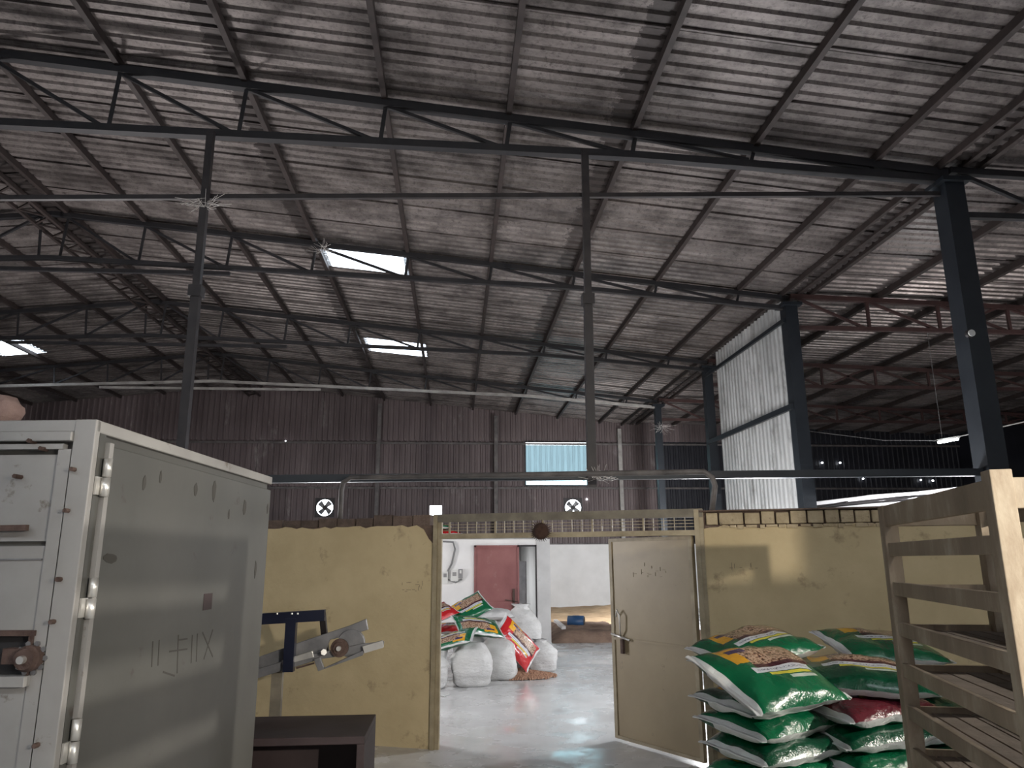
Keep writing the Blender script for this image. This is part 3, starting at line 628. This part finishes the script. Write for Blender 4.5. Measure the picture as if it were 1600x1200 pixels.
S(('g', 2), 2.12, 5.4, 1.19, 24, 12, -8, 'yellow-topped green feed sack peeking out behind the topmost left sack')
S(('g', 0), 1.96, 4.80, 1.08, 30, 27, 0, 'glossy green feed sack on top at the front of the stack, tilted to the camera', 1.1)
S(('d', 0), 2.74, 5.2, 1.02, -12, 10, 3, 'dark green feed sack topping the right pile beside the rack post', 1.08)
S(('g', 1), 3.15, 5.6, 1.16, 4, 14, 4, 'green feed sack at the back right, seen between the rack shelves')
for i in range(6): S(('d', i % 3), 3.35, 5.7, .08+i*.16, 10+i*3, 0, 0, 'dark green feed sack in the rear pile behind the rack, '+nm[i])
# heap of sacks in the store
def upright(name, x, y, h, wx, wy, seed, label, lean=(0, 0), tie=True, rzz=0, mat='woven'):
    b = MB(); n = 28; rows_ = 22; vs = []; fs = []; rnd = random.Random(seed); ox = rnd.uniform(0, 90)
    for j in range(rows_+1):
        t_ = j/rows_; prof = (.86+.14*math.sin(min(1, t_*2.2)*math.pi/2)) if t_ < .45 else 1.0
        if t_ < .06: prof *= .80+.2*t_/.06
        if t_ > .62: prof = 1-(.74 if tie else .5)*((t_-.62)/.38)**1.7
        if tie and t_ > .93: prof = .20+.35*(t_-.93)/.07
        for k in range(n):
            a = 2*math.pi*k/n; cxx, sy = math.cos(a), math.sin(a)
            e = (abs(cxx)**3+abs(sy)**3)**(-1/3.)
            rr = prof*e*(1+.16*noise.noise(Vector((cxx*1.5+ox, sy*1.5, t_*3)))+(.07 if t_ < .6 else .16)*noise.noise(Vector((cxx*5+ox, sy*5, t_*2.5)))+.045*noise.noise(Vector((cxx*4+ox, sy*4+t_*6, t_*11))))
            vs.append((wx/2*rr*cxx+lean[0]*t_, wy/2*rr*sy+lean[1]*t_, t_*h+.02*noise.noise(Vector((cxx*3+ox, sy*3, 5)))*min(1, t_*8)))
    for j in range(rows_):
        for k in range(n): fs.append((j*n+k, j*n+(k+1) % n, (j+1)*n+(k+1) % n, (j+1)*n+k))
    fs.append(tuple(range(n))[::-1]); fs.append(tuple(rows_*n+k for k in range(n)))
    b.add(vs, fs); t = thing(name, label, 'sack', (x, y, 0), rzz, group='woven sacks heaped in the store'); b.build('body', mat, t, local=True, smooth=True)
    if tie:
        c = MB(); zz = h*.93; pts = [(lean[0]*.93+wx*.13*math.cos(a), lean[1]*.93+wy*.13*math.sin(a), zz) for a in [i*math.pi/6 for i in range(13)]]; c.tube(pts, .012, 6, cap=False).build('tie_string', 'wire', t, local=True)
    return t
upright('woven_sack', .28, 11.75, .60, .62, .46, 1, 'broad white woven sack at the front left of the heap, under a green sack', tie=False)
upright('woven_sack', .74, 12.35, .66, .56, .5, 2, 'shiny white woven sack standing in the middle front of the heap', lean=(-.05, .05))
upright('woven_sack', 1.22, 13.6, 1.05, .60, .5, 3, 'tall white woven sack with gathered neck, topmost at the right of the heap', lean=(-.04, 0))
upright('woven_sack', 1.50, 13.1, .50, .48, .42, 4, 'small white woven sack slumped at the right end of the heap', lean=(-.05, .05))
upright('woven_sack', -.35, 11.6, .5, .55, .45, 5, 'white woven sack mostly hidden by the left door frame', tie=False)
upright('woven_sack', .3, 12.6, .72, .6, .5, 6, 'white woven sack standing inside the heap behind the front sacks')
upright('woven_sack', -.4, 12.5, .75, .6, .5, 7, 'white woven sack standing at the back left of the heap')
upright('woven_sack', .75, 13.3, .8, .6, .5, 8, 'white woven sack at the back centre of the heap, before the maroon door')
gb = 'printed sacks lying on the heap'
S(('g', 1), .02, 11.7, .66, 160, -24, 14, 'green and yellow feed sack draped over the front left woven sack', .8, gb)
S(('g', 2), .38, 12.1, .80, 200, -26, -8, 'open white and green feed sack draped across the middle of the heap', .95, gb)
S(('g', 0), .25, 12.9, 1.02, 25, 42, -24, 'green and yellow feed sack leaning up at the back top of the heap', .85, gb)
S(('r', 0), 1.0, 12.5, .52, 12, 58, 45, 'red and yellow feed sack slumped on its side between two woven sacks', 1.0, gb)
S(('r', 0), -.25, 12.6, .98, 40, 25, -15, 'red and white feed sack at the left of the heap by the door frame', .75, gb)
S(('w', 0), .68, 13.1, .92, 10, 10, 0, 'plain white sack lying at the back of the heap', .8, gb)
S(('r', 0), .0, 13.1, .7, 10, 10, 0, 'red sack buried in the heap behind the green ones', .8, gb)
S(('r', 0), -.25, YW+1.0, 2.42, 20, 3, 0, 'red and white sack lying on the flat roof of the white room', .9, 'sacks on the white room roof')
S(('g', 0), -.45, YW+.9, 2.56, 0, 3, 0, 'yellow and white sack lying over the red one on the white room roof', .9, 'sacks on the white room roof')
# pellets spilled
g = MB(); rnd = random.Random(3)
for i in range(2600):
    a = rnd.uniform(0, 2*math.pi); r_ = rnd.random()**.7; x = 1.05+.60*r_*math.cos(a); y = 12.55+.42*r_*math.sin(a); z = .10*(1-r_)+.008*rnd.random()+.008; s_ = rnd.uniform(.010, .018); u = rnd.uniform(-1, 1)
    g.add([(x-s_, y-s_*u, z), (x+s_, y+s_*u, z), (x, y, z+s_*1.4), (x, y-s_*1.3, z-.006), (x, y+s_*1.3, z-.006)], [(0, 2, 3), (1, 3, 2), (1, 2, 4), (0, 4, 2)])
tag(g.build('spilled_pellets', 'grain'), 'brown feed pellets spilled on the floor at the foot of the heap', 'pellets', kind='stuff')
o = MB().prism([atz(688, 1084, 0.004), atz(700, 1081, 0.004), atz(703, 1085, .004), atz(694, 1089, .004), atz(688, 1088, .004)], (0, 0, .01)).build('plastic_scrap', 'greenbag'); tag(o, 'green plastic scrap on the floor by the left door frame', 'scrap')
# sawdust bank
def mound(name, x0, x1, y0, y1, H, mat, label, seed=0, nx=44, ny=36):
    b = MB(); vs = []; fs = []
    for j in range(ny+1):
        for i in range(nx+1):
            u, v = i/nx, j/ny; x = x0+(x1-x0)*u; y = y0+(y1-y0)*v
            e = min(1, v*14)*min(1, (1-v)*8+.2)*min(1, u*12)*min(1, (1-u)*12)
            z = H(x, y)*e*(1+.35*noise.noise(Vector((x*.9, y*.9, seed)))+.2*noise.noise(Vector((x*3, y*3, seed))))
            vs.append((x, y+.12*noise.noise(Vector((x*2, 0, seed)))*(1 if v < .1 else 0), max(z, .0)+.002))
    for j in range(ny):
        for i in range(nx): a = j*(nx+1)+i; fs.append((a, a+1, a+nx+2, a+nx+1))
    b.add(vs, fs); o = b.build(name, mat, smooth=True); return tag(o, label, 'heap', kind='stuff')
mound('earth_bank', 2.2, 6.3, 17.3, 21, lambda x, y: .22 if x < 4 else .14, 'earth', 'low brown earth bank edging the far floor beyond the white pier')
mound('sawdust_heap', 2.2, 6.3, 20.6, 28.6, lambda x, y: .17+.16*math.exp(-((x-5.6)**2+(y-25)**2)/2.0), 'sand', 'tan sawdust heap spread against the back wall', 4)
c = aty(900, 971, 19.3); t = thing('blue_drum', 'blue plastic drum lying on the brown bank before the far wall', 'drum', (c.x, 19.3, c.z-.145), R(-18)); t.scale = (.85,)*3
MB().tube([(-.24, 0, .17), (-.23, 0, .17), (-.1, 0, .17), (-.09, 0, .17), (.1, 0, .17), (.11, 0, .17), (.23, 0, .17), (.24, 0, .17)], [.15, .165, .165, .172, .172, .165, .165, .15], 20).build('drum_body', 'drum', t, local=True, smooth=True)
MB().tube([(.24, 0, .17), (.25, 0, .17)], .14, 20).build('drum_end', 'steel', t, local=True)
p = aty(868, 972, 20); q = aty(881, 981, 18.6); o = MB().bar((p.x, 20, p.z+.03), (q.x, 18.6, q.z), .10, .07).build('white_plank', 'white'); tag(o, 'short white plank lying on the sawdust left of the drum', 'plank')
# ------------------------------------------------------------ canopy in the right bay
t = thing('tarpaulin_canopy', 'bright white tarpaulin canopy behind the yellow wall, right of the clad column', 'canopy', (9, 13, 2.9))
b = MB(); vs = []; fs = []; nx, ny = 14, 10
def edge(u): return 14.9-3.9*min(1, u*3.3)**.4-.9*u
for j in range(ny+1):
    for i in range(nx+1):
        u, v = i/nx, j/ny; x = 6.95+u*4.5; y = edge(u)+(17-edge(u))*v*1.0; vs.append((x, y, 2.88+.05*noise.noise(Vector((x*1.5, y*1.5, 0)))))
for j in range(ny):
    for i in range(nx): a = j*(nx+1)+i; fs.append((a, a+1, a+nx+2, a+nx+1))
b.add(vs, fs); b.build('sheet', 'tarp', t, smooth=True)
for dy, zz in ((.15, 2.80), (1.0, 2.78)):
    b = MB(); pts = [(6.95+u/8*4.5, edge(u/8)+dy, zz) for u in range(9)]; b.tube(pts, .02, 6); b.build('frame_rail', 'steel', t)
for u in (.04, .15, .3, .45, .65, .9): MB().bar((6.95+u*4.5, edge(u)+.1, 2.80), (6.95+u*4.5, edge(u)+1.1, 2.78), .035, .035).build('frame_strut', 'steel', t)
for x, y in ((7.05, 14.7), (11.3, 10.9), (11.3, 16.8), (7.1, 16.8)): MB().bar((x, y, 0), (x, y, 2.84), .05, .05).build('canopy_post', 'steel', t)
# far tube lamp and its wires
t = thing('tube_lamp', 'lit white tube lamp hanging in the dark right bay', 'lamp', (10.44, 15, 4.2)); p = aty(1466, 692, 15); q = aty(1497, 686, 15)
MB().tube([p, q], .022, 10).build('tube', 'tube', t); MB().bar(p+Vector((-.03, 0, .05)), q+Vector((.03, 0, .05)), .05, .04).build('batten', 'plasticwhite', t)
MB().tube([p+Vector((.1, 0, .07)), Vector((p.x+.1, 15, rz2(10)+.0))], .006, 5).build('hanger', 'wire', t)
o = MB().tube([aty(1250, 672, 15), aty(1380, 688, 15), p+Vector((0, 0, .05))], .008, 5).build('lamp_wire', 'wire'); tag(o, 'thin wire running left from the tube lamp', 'wire')
o = MB().tube([q+Vector((0, 0, .05)), aty(1530, 675, 15), aty(1640, 650, 15)], .012, 5).build('lamp_wire', 'plasticwhite'); tag(o, 'pale wire running right from the tube lamp behind the thick column', 'wire')
for (px, py, r_, lab) in ((1285, 723, .035, 'pinhole of daylight in the dark end wall, left one of the upper pair'), (1313, 723, .035, 'pinhole of daylight in the dark end wall, right one of the upper pair'), (1349, 748, .03, 'single low pinhole of daylight in the dark end wall'), (1439, 750, .03, 'pinhole of daylight in the dark end wall, left one of the lower pair'), (1458, 751, .035, 'pinhole of daylight in the dark end wall, right one of the lower pair'), (446, 689, .02, 'tiny pinhole of daylight in the back wall above the long beam at the left'), (968, 704, .035, 'pinhole of daylight beside the slim post right of the blue window'), (917, 780, .03, 'pinhole of daylight above the right exhaust fan')):
    c = aty(px, py, YB-.1); o = MB().tube([c, c+Vector((0, .03, 0))], r_, 8).build('daylight_hole', 'pin'); tag(o, lab, 'hole', 'pinholes in the sheet walls')
# ------------------------------------------------------------ grey cabinet at the left
CA = Vector((-1.41, 3.01, 0)); CB = Vector((-1.22, 5.08, 0)); E1 = (CB-CA).normalized(); E2 = Vector((-E1.y, E1.x, 0)); CT = 2.35
t = thing('steel_cabinet', 'large grey steel cabinet with three bright hinges at the left edge', 'cabinet', tuple(CA), math.atan2(E1.y, E1.x)-math.pi/2)
def K(x, y, z): return CA-E2*x+E1*y+Vector((0, 0, z))     # x: to the right (<0 is inside), y: backwards
def kbox(b, x0, x1, y0, y1, z0, z1): return b.prism([K(x0, y0, z0), K(x1, y0, z0), K(x1, y1, z0), K(x0, y1, z0)], (0, 0, z1-z0))
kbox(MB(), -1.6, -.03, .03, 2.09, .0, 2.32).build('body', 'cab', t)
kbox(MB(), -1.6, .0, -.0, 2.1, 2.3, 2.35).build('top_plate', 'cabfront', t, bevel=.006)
kbox(MB(), -.085, .0, -.005, .03, 0, 2.35).build('corner_post', 'cabfront', t, bevel=.004)
kbox(MB(), -.03, .0, .03, .075, 0, 2.3).build('corner_post', 'cab', t)
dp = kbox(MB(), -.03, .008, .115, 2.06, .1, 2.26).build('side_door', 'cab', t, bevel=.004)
kbox(MB(), -.03, .014, .085, .115, .08, 2.27).build('door_edge', 'cabfront', t)
sp_ = lambda px, py: atp(px, py, CA, CB)
for py, px in ((745, 152), (935, 127), (1158, 107)):
    z = sp_(px, py).z
    MB().tube([K(.022, .07, z-.075), K(.022, .07, z-.003)], .017, 12).build('hinge', 'bright', t, smooth=True); MB().tube([K(.022, .07, z+.003), K(.022, .07, z+.075)], .017, 12).build('hinge', 'bright', t, smooth=True)
    kbox(MB(), 0, .008, .03, .07, z-.07, z-.0).build('hinge_leaf', 'bright', t)
fp = lambda px, py: atp(px, py, CA, CA+E2)
def fl(px, py): p = fp(px, py)-CA; return (-p.dot(E2), p.z)
# front: frame, recessed panels, ledge, slots
za = fl(60, 690)[1]; kbox(MB(), -1.6, -.085, -.02, .03, za, 2.3).build('front_rail', 'cabfront', t, bevel=.004)
zb = fl(60, 702)[1]; kbox(MB(), -1.6, -.12, -.005, .03, zb, za-.01).build('front_rail', 'cabfront', t)
kbox(MB(), -.14, -.09, .0, .03, .05, zb).build('front_stile', 'cabfront', t)
z1 = fl(40, 990)[1]; z2 = fl(40, 1055)[1]; z3 = fl(40, 1072)[1]; z4 = fl(10, 1165)[1]
zs = fl(30, 850)[1]
kbox(MB(), -1.6, -.14, .012, .03, zs+.01, zb-.02).build('front_panel', 'cabfront', t); kbox(MB(), -1.6, -.14, .008, .03, z1, zs-.008).build('front_panel', 'cabfront', t)
kbox(MB(), -1.6, -.14, .006, .03, z4, z3).build('front_panel', 'cabfront', t); kbox(MB(), -.235, -.14, .006, .03, .05, z4).build('front_panel', 'cabfront', t)
kbox(MB(), -1.6, -.14, .024, .031, z2, z1).build('slot_back', 'black', t); kbox(MB(), -1.6, -.14, .024, .031, .05, z4).build('slot_back', 'black', t)
kbox(MB(), -1.6, -.13, -.012, .02, z1-.008, z1+.012).build('slot_trim', 'rust', t); kbox(MB(), -1.6, -.13, -.035, .02, z3, z2).build('ledge', 'cabfront', t, bevel=.003)
kbox(MB(), -.152, -.135, -.008, .02, z2, z1).build('slot_trim', 'rust', t)
zz = fl(30, 825)[1]; MB().bar(K(-.9, -.015, zz-.006), K(-.21, -.015, zz+.0), .02, .022).build('pull_bar', 'rust', t)
zz = fl(30, 874)[1]; kbox(MB(), -1.6, -.15, .002, .02, zz-.003, zz+.003).build('bead', 'castgrey', t)
wx, wz = fl(50, 1028)
hub = MB().tube([K(wx, -.05, wz), K(wx, -.035, wz), K(wx, -.03, wz), K(wx, .02, wz)], [.036, .042, .046, .046], 24).build('bearing', 'rust', t, smooth=False)
MB().tube([K(wx, -.07, wz), K(wx, -.045, wz)], .014, 14).build('shaft_end', 'bright', t)
kbox(MB(), wx-.10, wx-.03, -.02, .02, wz-.02, wz+.035).build('bearing_bracket', 'rust', t)
b = MB()
for k in range(10):
    a = 2*math.pi*k/10; c = K(wx+.052*math.cos(a), -.0, wz+.052*math.sin(a)); b.tube([c-E1*.01, c+E1*.02], .01, 6)
b.build('bolt_ring', 'castgrey', t)
for px, py in ((118, 734), (108, 798), (96, 905), (86, 971), (61, 1163), (70, 702), (52, 690), (30, 745)):
    x_, z_ = fl(px, py); MB().tube([K(x_, -.03, z_), K(x_, .012, z_)], .009, 6).build('bolt', 'rust', t)
# chipped paint patches on the side door
for px, py, wpx, hpx in ((332, 768, 9, 30), (303, 765, 9, 20), (380, 793, 8, 28), (248, 745, 5, 18), (222, 755, 6, 22), (170, 872, 24, 14), (322, 940, 18, 22), (397, 890, 5, 30), (416, 795, 5, 16), (355, 805, 4, 16)):
    c = sp_(px, py); y_ = (c-CA).dot(E1); mpp = y_/280*.0+((c-CP).length/F); w2 = wpx*mpp*1.6; h2 = hpx*mpp; pts = []
    for k in range(9):
        a = 2*math.pi*k/9; pts.append(K(.0085, y_+w2/2*math.cos(a)*random.uniform(.7, 1.1), c.z+h2/2*math.sin(a)*random.uniform(.7, 1.1)))
    if px == 322: pts = [K(.0085, y_-w2/2, c.z-h2/2), K(.0085, y_+w2/2, c.z-h2/2), K(.0085, y_+w2/2, c.z+h2/2), K(.0085, y_-w2/2, c.z+h2/2)]
    sub(MB().prism(pts, -E2*.0015), 'paint_chip', 'castdark' if px != 322 else 'darkbox', dp, t)
b = MB()
for pts_ in (((236, 1002), (234, 1042)), ((246, 1000), (244, 1040)), ((262, 1018), (290, 1014)), ((276, 992), (274, 1052)), ((276, 1000), (290, 998)), ((298, 992), (296, 1036)), ((306, 990), (304, 1034)), ((314, 988), (330, 1026)), ((330, 984), (316, 1030)), ((252, 1050), (270, 1056))):
    p, q = [sp_(*a_) for a_ in pts_]; p = K(.0085, (p-CA).dot(E1), p.z); q = K(.0085, (q-CA).dot(E1), q.z); b.bar(p, q, .008, .002, -E2)
sub(b, 'chalk_scrawl', 'castdark', dp, t)
c = K(-.45, .15, 2.35+.06); c = fp(-28, 640); c = K(-(c-CA).dot(E2)-.02, .12, 2.35)
b = MB(); vs = []; fs = []
for i in range(11):
    for k in range(16):
        a = math.pi*i/10; e = 2*math.pi*k/16; d = Vector((math.sin(a)*math.cos(e), math.sin(a)*math.sin(e), math.cos(a))); rr = 1+.18*noise.noise(d*2.5); vs.append(c+Vector((.09*d.x*rr, .09*d.y*rr, .06+.07*d.z*rr)))
for i in range(10):
    for k in range(16): fs.append((i*16+k, i*16+(k+1) % 16, (i+1)*16+(k+1) % 16, (i+1)*16+k))
b.add(vs, fs); o = b.build('brown_lump', 'cloth', smooth=True); tag(o, 'brown bundle added on top of the grey cabinet at the left edge', 'lump')  # added shape standing in for an unidentified brown blur
# ------------------------------------------------------------ machine by the yellow wall
YM = 6.9
def mp(px, py, d=0): return aty(px, py, YM-d)
t = thing('chute_conveyor', 'grey inclined chute with a pulley wheel, propped before the yellow wall', 'conveyor', (-1.3, YM, 0))
def chute(pts, d, th): return MB().prism([mp(x, y, d) for x, y in pts], (0, th, 0))
chute([(395, 1030), (470, 1003), (545, 978), (572, 967), (575, 984), (548, 992), (515, 1000), (508, 1018), (455, 1028), (395, 1052)], .05, .05).build('upper_rail', 'castgrey', t, bevel=.004)
chute([(440, 1032), (488, 1017), (490, 1027), (441, 1040)], .12, .04).build('splice_plate', 'bright', t, bevel=.003)
chute([(490, 1030), (500, 1027), (506, 1044), (568, 1016), (567, 1024), (497, 1049)], .14, .04).build('bracket', 'castgrey', t, bevel=.003)
chute([(400, 1046), (460, 1028), (566, 1006), (600, 1002), (599, 1012), (568, 1020), (500, 1030), (435, 1050), (396, 1062)], .10, .03).build('lower_rail', 'castgrey', t, bevel=.003)
chute([(566, 1010), (597, 1001), (599, 1012), (569, 1021)], .16, .06).build('tail_bar', 'grey', t, bevel=.003)
c = mp(550, 1004, .0); MB().tube([c, c-Vector((0, .07, 0))], .115, 26).build('pulley_cover', 'castgrey', t, bevel=.004)
c = mp(531, 1012, .11); MB().tube([c, c-Vector((0, .03, 0)), c-Vector((0, .035, 0)), c-Vector((0, .05, 0))], [.075, .075, .05, .05], 24).build('pulley', 'rust', t)
MB().tube([c-Vector((0, .05, 0)), c-Vector((0, .08, 0))], .02, 12).build('axle', 'bright', t)
MB().tube([mp(506, 1019, .12), mp(506, 1019, .19)], .026, 6).build('axle_nut', 'bright', t)
MB().tube([mp(463, 1044, .1), mp(491, 1036, .1)], .008, 6).build('adjuster_rod', 'rust', t)
p = mp(434, 1045); MB().box((p.x-.045, YM-.02, 0), (p.x+.045, YM+.05, p.z)).build('leg', 'grille', t)
p = mp(380, 1040); MB().box((p.x-.045, YM-.02, 0), (p.x+.045, YM+.05, p.z)).build('leg', 'grille', t)
t = thing('blue_stand', 'dark blue steel frame standing over the chute beside the cabinet', 'frame', (-1.3, YM-.2, 0))
Y2 = YM-.12
def bp_(px, py, y=0): return aty(px, py, Y2+y)
MB().bar(bp_(390, 968), bp_(508, 961), .08, .09).build('top_rail', 'navy', t); MB().bar(bp_(390, 962, .5), bp_(480, 957, .5), .06, .03).build('back_rail', 'navy', t)
a = bp_(456, 966); MB().bar(a, (a.x, a.y, .9), .085, .085, (0, 1, 0)).build('front_post', 'navy', t)
a = bp_(504, 960); MB().bar(a, (a.x, a.y+.3, 1.0), .05, .05, (0, 1, 0)).build('side_post', 'steel', t)
a = bp_(400, 966); MB().bar(a, (a.x, a.y, 0), .08, .08, (0, 1, 0)).build('front_post', 'navy', t)
MB().bar(bp_(400, 966), bp_(400, 966, .5), .05, .05).build('side_rail', 'navy', t)
for px in (433, 456, 465): c = bp_(px, 960, -.06); MB().tube([c, c+Vector((0, 0, .012))], .008, 8).build('bolt', 'bright', t)
t = thing('dark_bench', 'dark brown open-fronted steel bench below the chute', 'bench', (-1.0, 5.9, 0))
p = aty(398, 1164, 5.75); q = aty(570, 1148, 5.55); q.z = p.z = .66
b = MB(); zz = .62
X_l, X_r = -1.9, q.x
MB().box((X_l, 5.55, .59), (X_r, 6.3, .64)).build('bench_top', 'darkbox', t, bevel=.004)
for x_ in (X_l, X_r-.05): MB().box((x_, 5.55, 0), (x_+.05, 6.3, .59)).build('side_panel', 'darkbox', t)
MB().box((X_l+.05, 6.25, 0), (X_r-.05, 6.3, .59)).build('back_panel', 'darkbox', t); MB().box((X_l+.05, 5.6, .08), (X_r-.05, 6.25, .11)).build('shelf', 'darkbox', t)
# ------------------------------------------------------------ wooden racks
def rack(A, B, label, width=.56, top=2.08, planks=5):
    A = Vector((*A, 0)); B = Vector((*B, 0)); ax = (B-A).normalized(); wd = Vector((-ax.y, ax.x, 0)); L = (B-A).length
    if wd.x < 0: wd = -wd
    t = thing('tray_rack', label, 'rack', tuple(A), math.atan2(ax.y, ax.x))
    def Q(u, v, z): return A+ax*u+wd*v+Vector((0, 0, z))
    def qbox(u0, u1, v0, v1, z0, z1, nm, mt, bv=.004): return MB().prism([Q(u0, v0, z0), Q(u1, v0, z0), Q(u1, v1, z0), Q(u0, v1, z0)], (0, 0, z1-z0)).build(nm, mt, t, bevel=bv)
    for u in (0, L-.09):
        for v in (0, width-.08): qbox(u, u+.085, v, v+.075, 0, top+(.03 if u else 0), 'post', 'wood')
    for v in (.012, width-.04): qbox(.06, L-.06, v, v+.028, top-.11, top, 'top_rail', 'wood')
    for u in (.01, L-.04): qbox(u, u+.03, .05, width-.05, top-.11, top, 'top_rail', 'wood')
    z = 1.83; i = 0
    while z > .15:
        for v in (.012, width-.04): qbox(.05, L-.05, v, v+.028, z-.02, z+.05, 'side_rail', 'wood', .003)
        for u in (.01, L-.03): qbox(u, u+.02, .05, width-.05, z-.015, z+.035, 'end_rail', 'wood', .003)
        if i > 0:
            for k in range(planks):
                v0 = .045+k*(width-.09)/planks; qbox(.03, L-.03, v0, v0+(width-.09)/planks-.012, z-.012, z+.004, 'shelf_plank', 'plank', 0)
        z -= .205; i += 1
    return t
rack((2.36, 4.06), (1.92, 2.55), 'weathered wooden tray rack with slatted shelves at the right edge')
# unseen cupboard and box added to cast the shadow on the yellow wall
t = thing('shadow_cupboard', 'unseen grey cupboard added outside the frame to shade the right of the yellow wall', 'cupboard', (3, 1.1, 0))
MB().box((2.45, .85, .05), (3.7, 1.5, 2.11)).build('carcass', 'cab', t, bevel=.005); MB().box((2.47, 1.5, .1), (3.06, 1.52, 2.06)).build('cupboard_door', 'cab', t, bevel=.003); MB().box((3.09, 1.5, .1), (3.68, 1.52, 2.06)).build('cupboard_door', 'cab', t, bevel=.003)
MB().box((2.45, .85, 0), (3.7, 1.5, .05)).build('plinth', 'steel', t)
t = thing('blocker', 'brown carton added unseen on the cupboard, raising its shadow on the yellow wall', 'box', (3.3, 1.2, 2.11)); MB().box((2.98, .9, 2.115), (3.6, 1.4, 2.42)).build('blocker_body', 'cloth', t); MB().box((2.98, 1.12, 2.42), (3.6, 1.18, 2.423)).build('tape', 'castgrey', t)
# cobwebs
def web(name, px, py, Y, r, lab, seed):
    rnd = random.Random(seed); c = aty(px, py, Y); b = MB()
    for k in range(26):
        a = rnd.uniform(0, 2*math.pi); p = c+Vector((rnd.uniform(-.2, .2)*r, rnd.uniform(-.05, .05), rnd.uniform(-.2, .2)*r)); q = c+Vector((math.cos(a)*r*rnd.uniform(.4, 1), rnd.uniform(-.1, .1), math.sin(a)*r*.6*rnd.uniform(.3, 1))); b.tube([p, (p+q)/2-Vector((0, 0, .03)), q], .003, 3)
    o = b.build(name, 'web'); tag(o, lab, 'cobweb', kind='stuff')
web('cobweb', 318, 318, 8.65, .35, 'tangled cobweb where the thin tie crosses the left post', 1)
web('cobweb', 935, 742, 8.65, .28, 'pale cobweb where the middle post meets the long beam', 2)
web('cobweb', 1035, 668, 23.5, .5, 'cobweb on the slim column beyond the cladding', 3)
web('cobweb', 505, 388, 13.6, .35, 'pale cobweb at the corner of the large skylight', 4)
for o in bpy.data.objects:
    if '_m' in o: del o['_m']
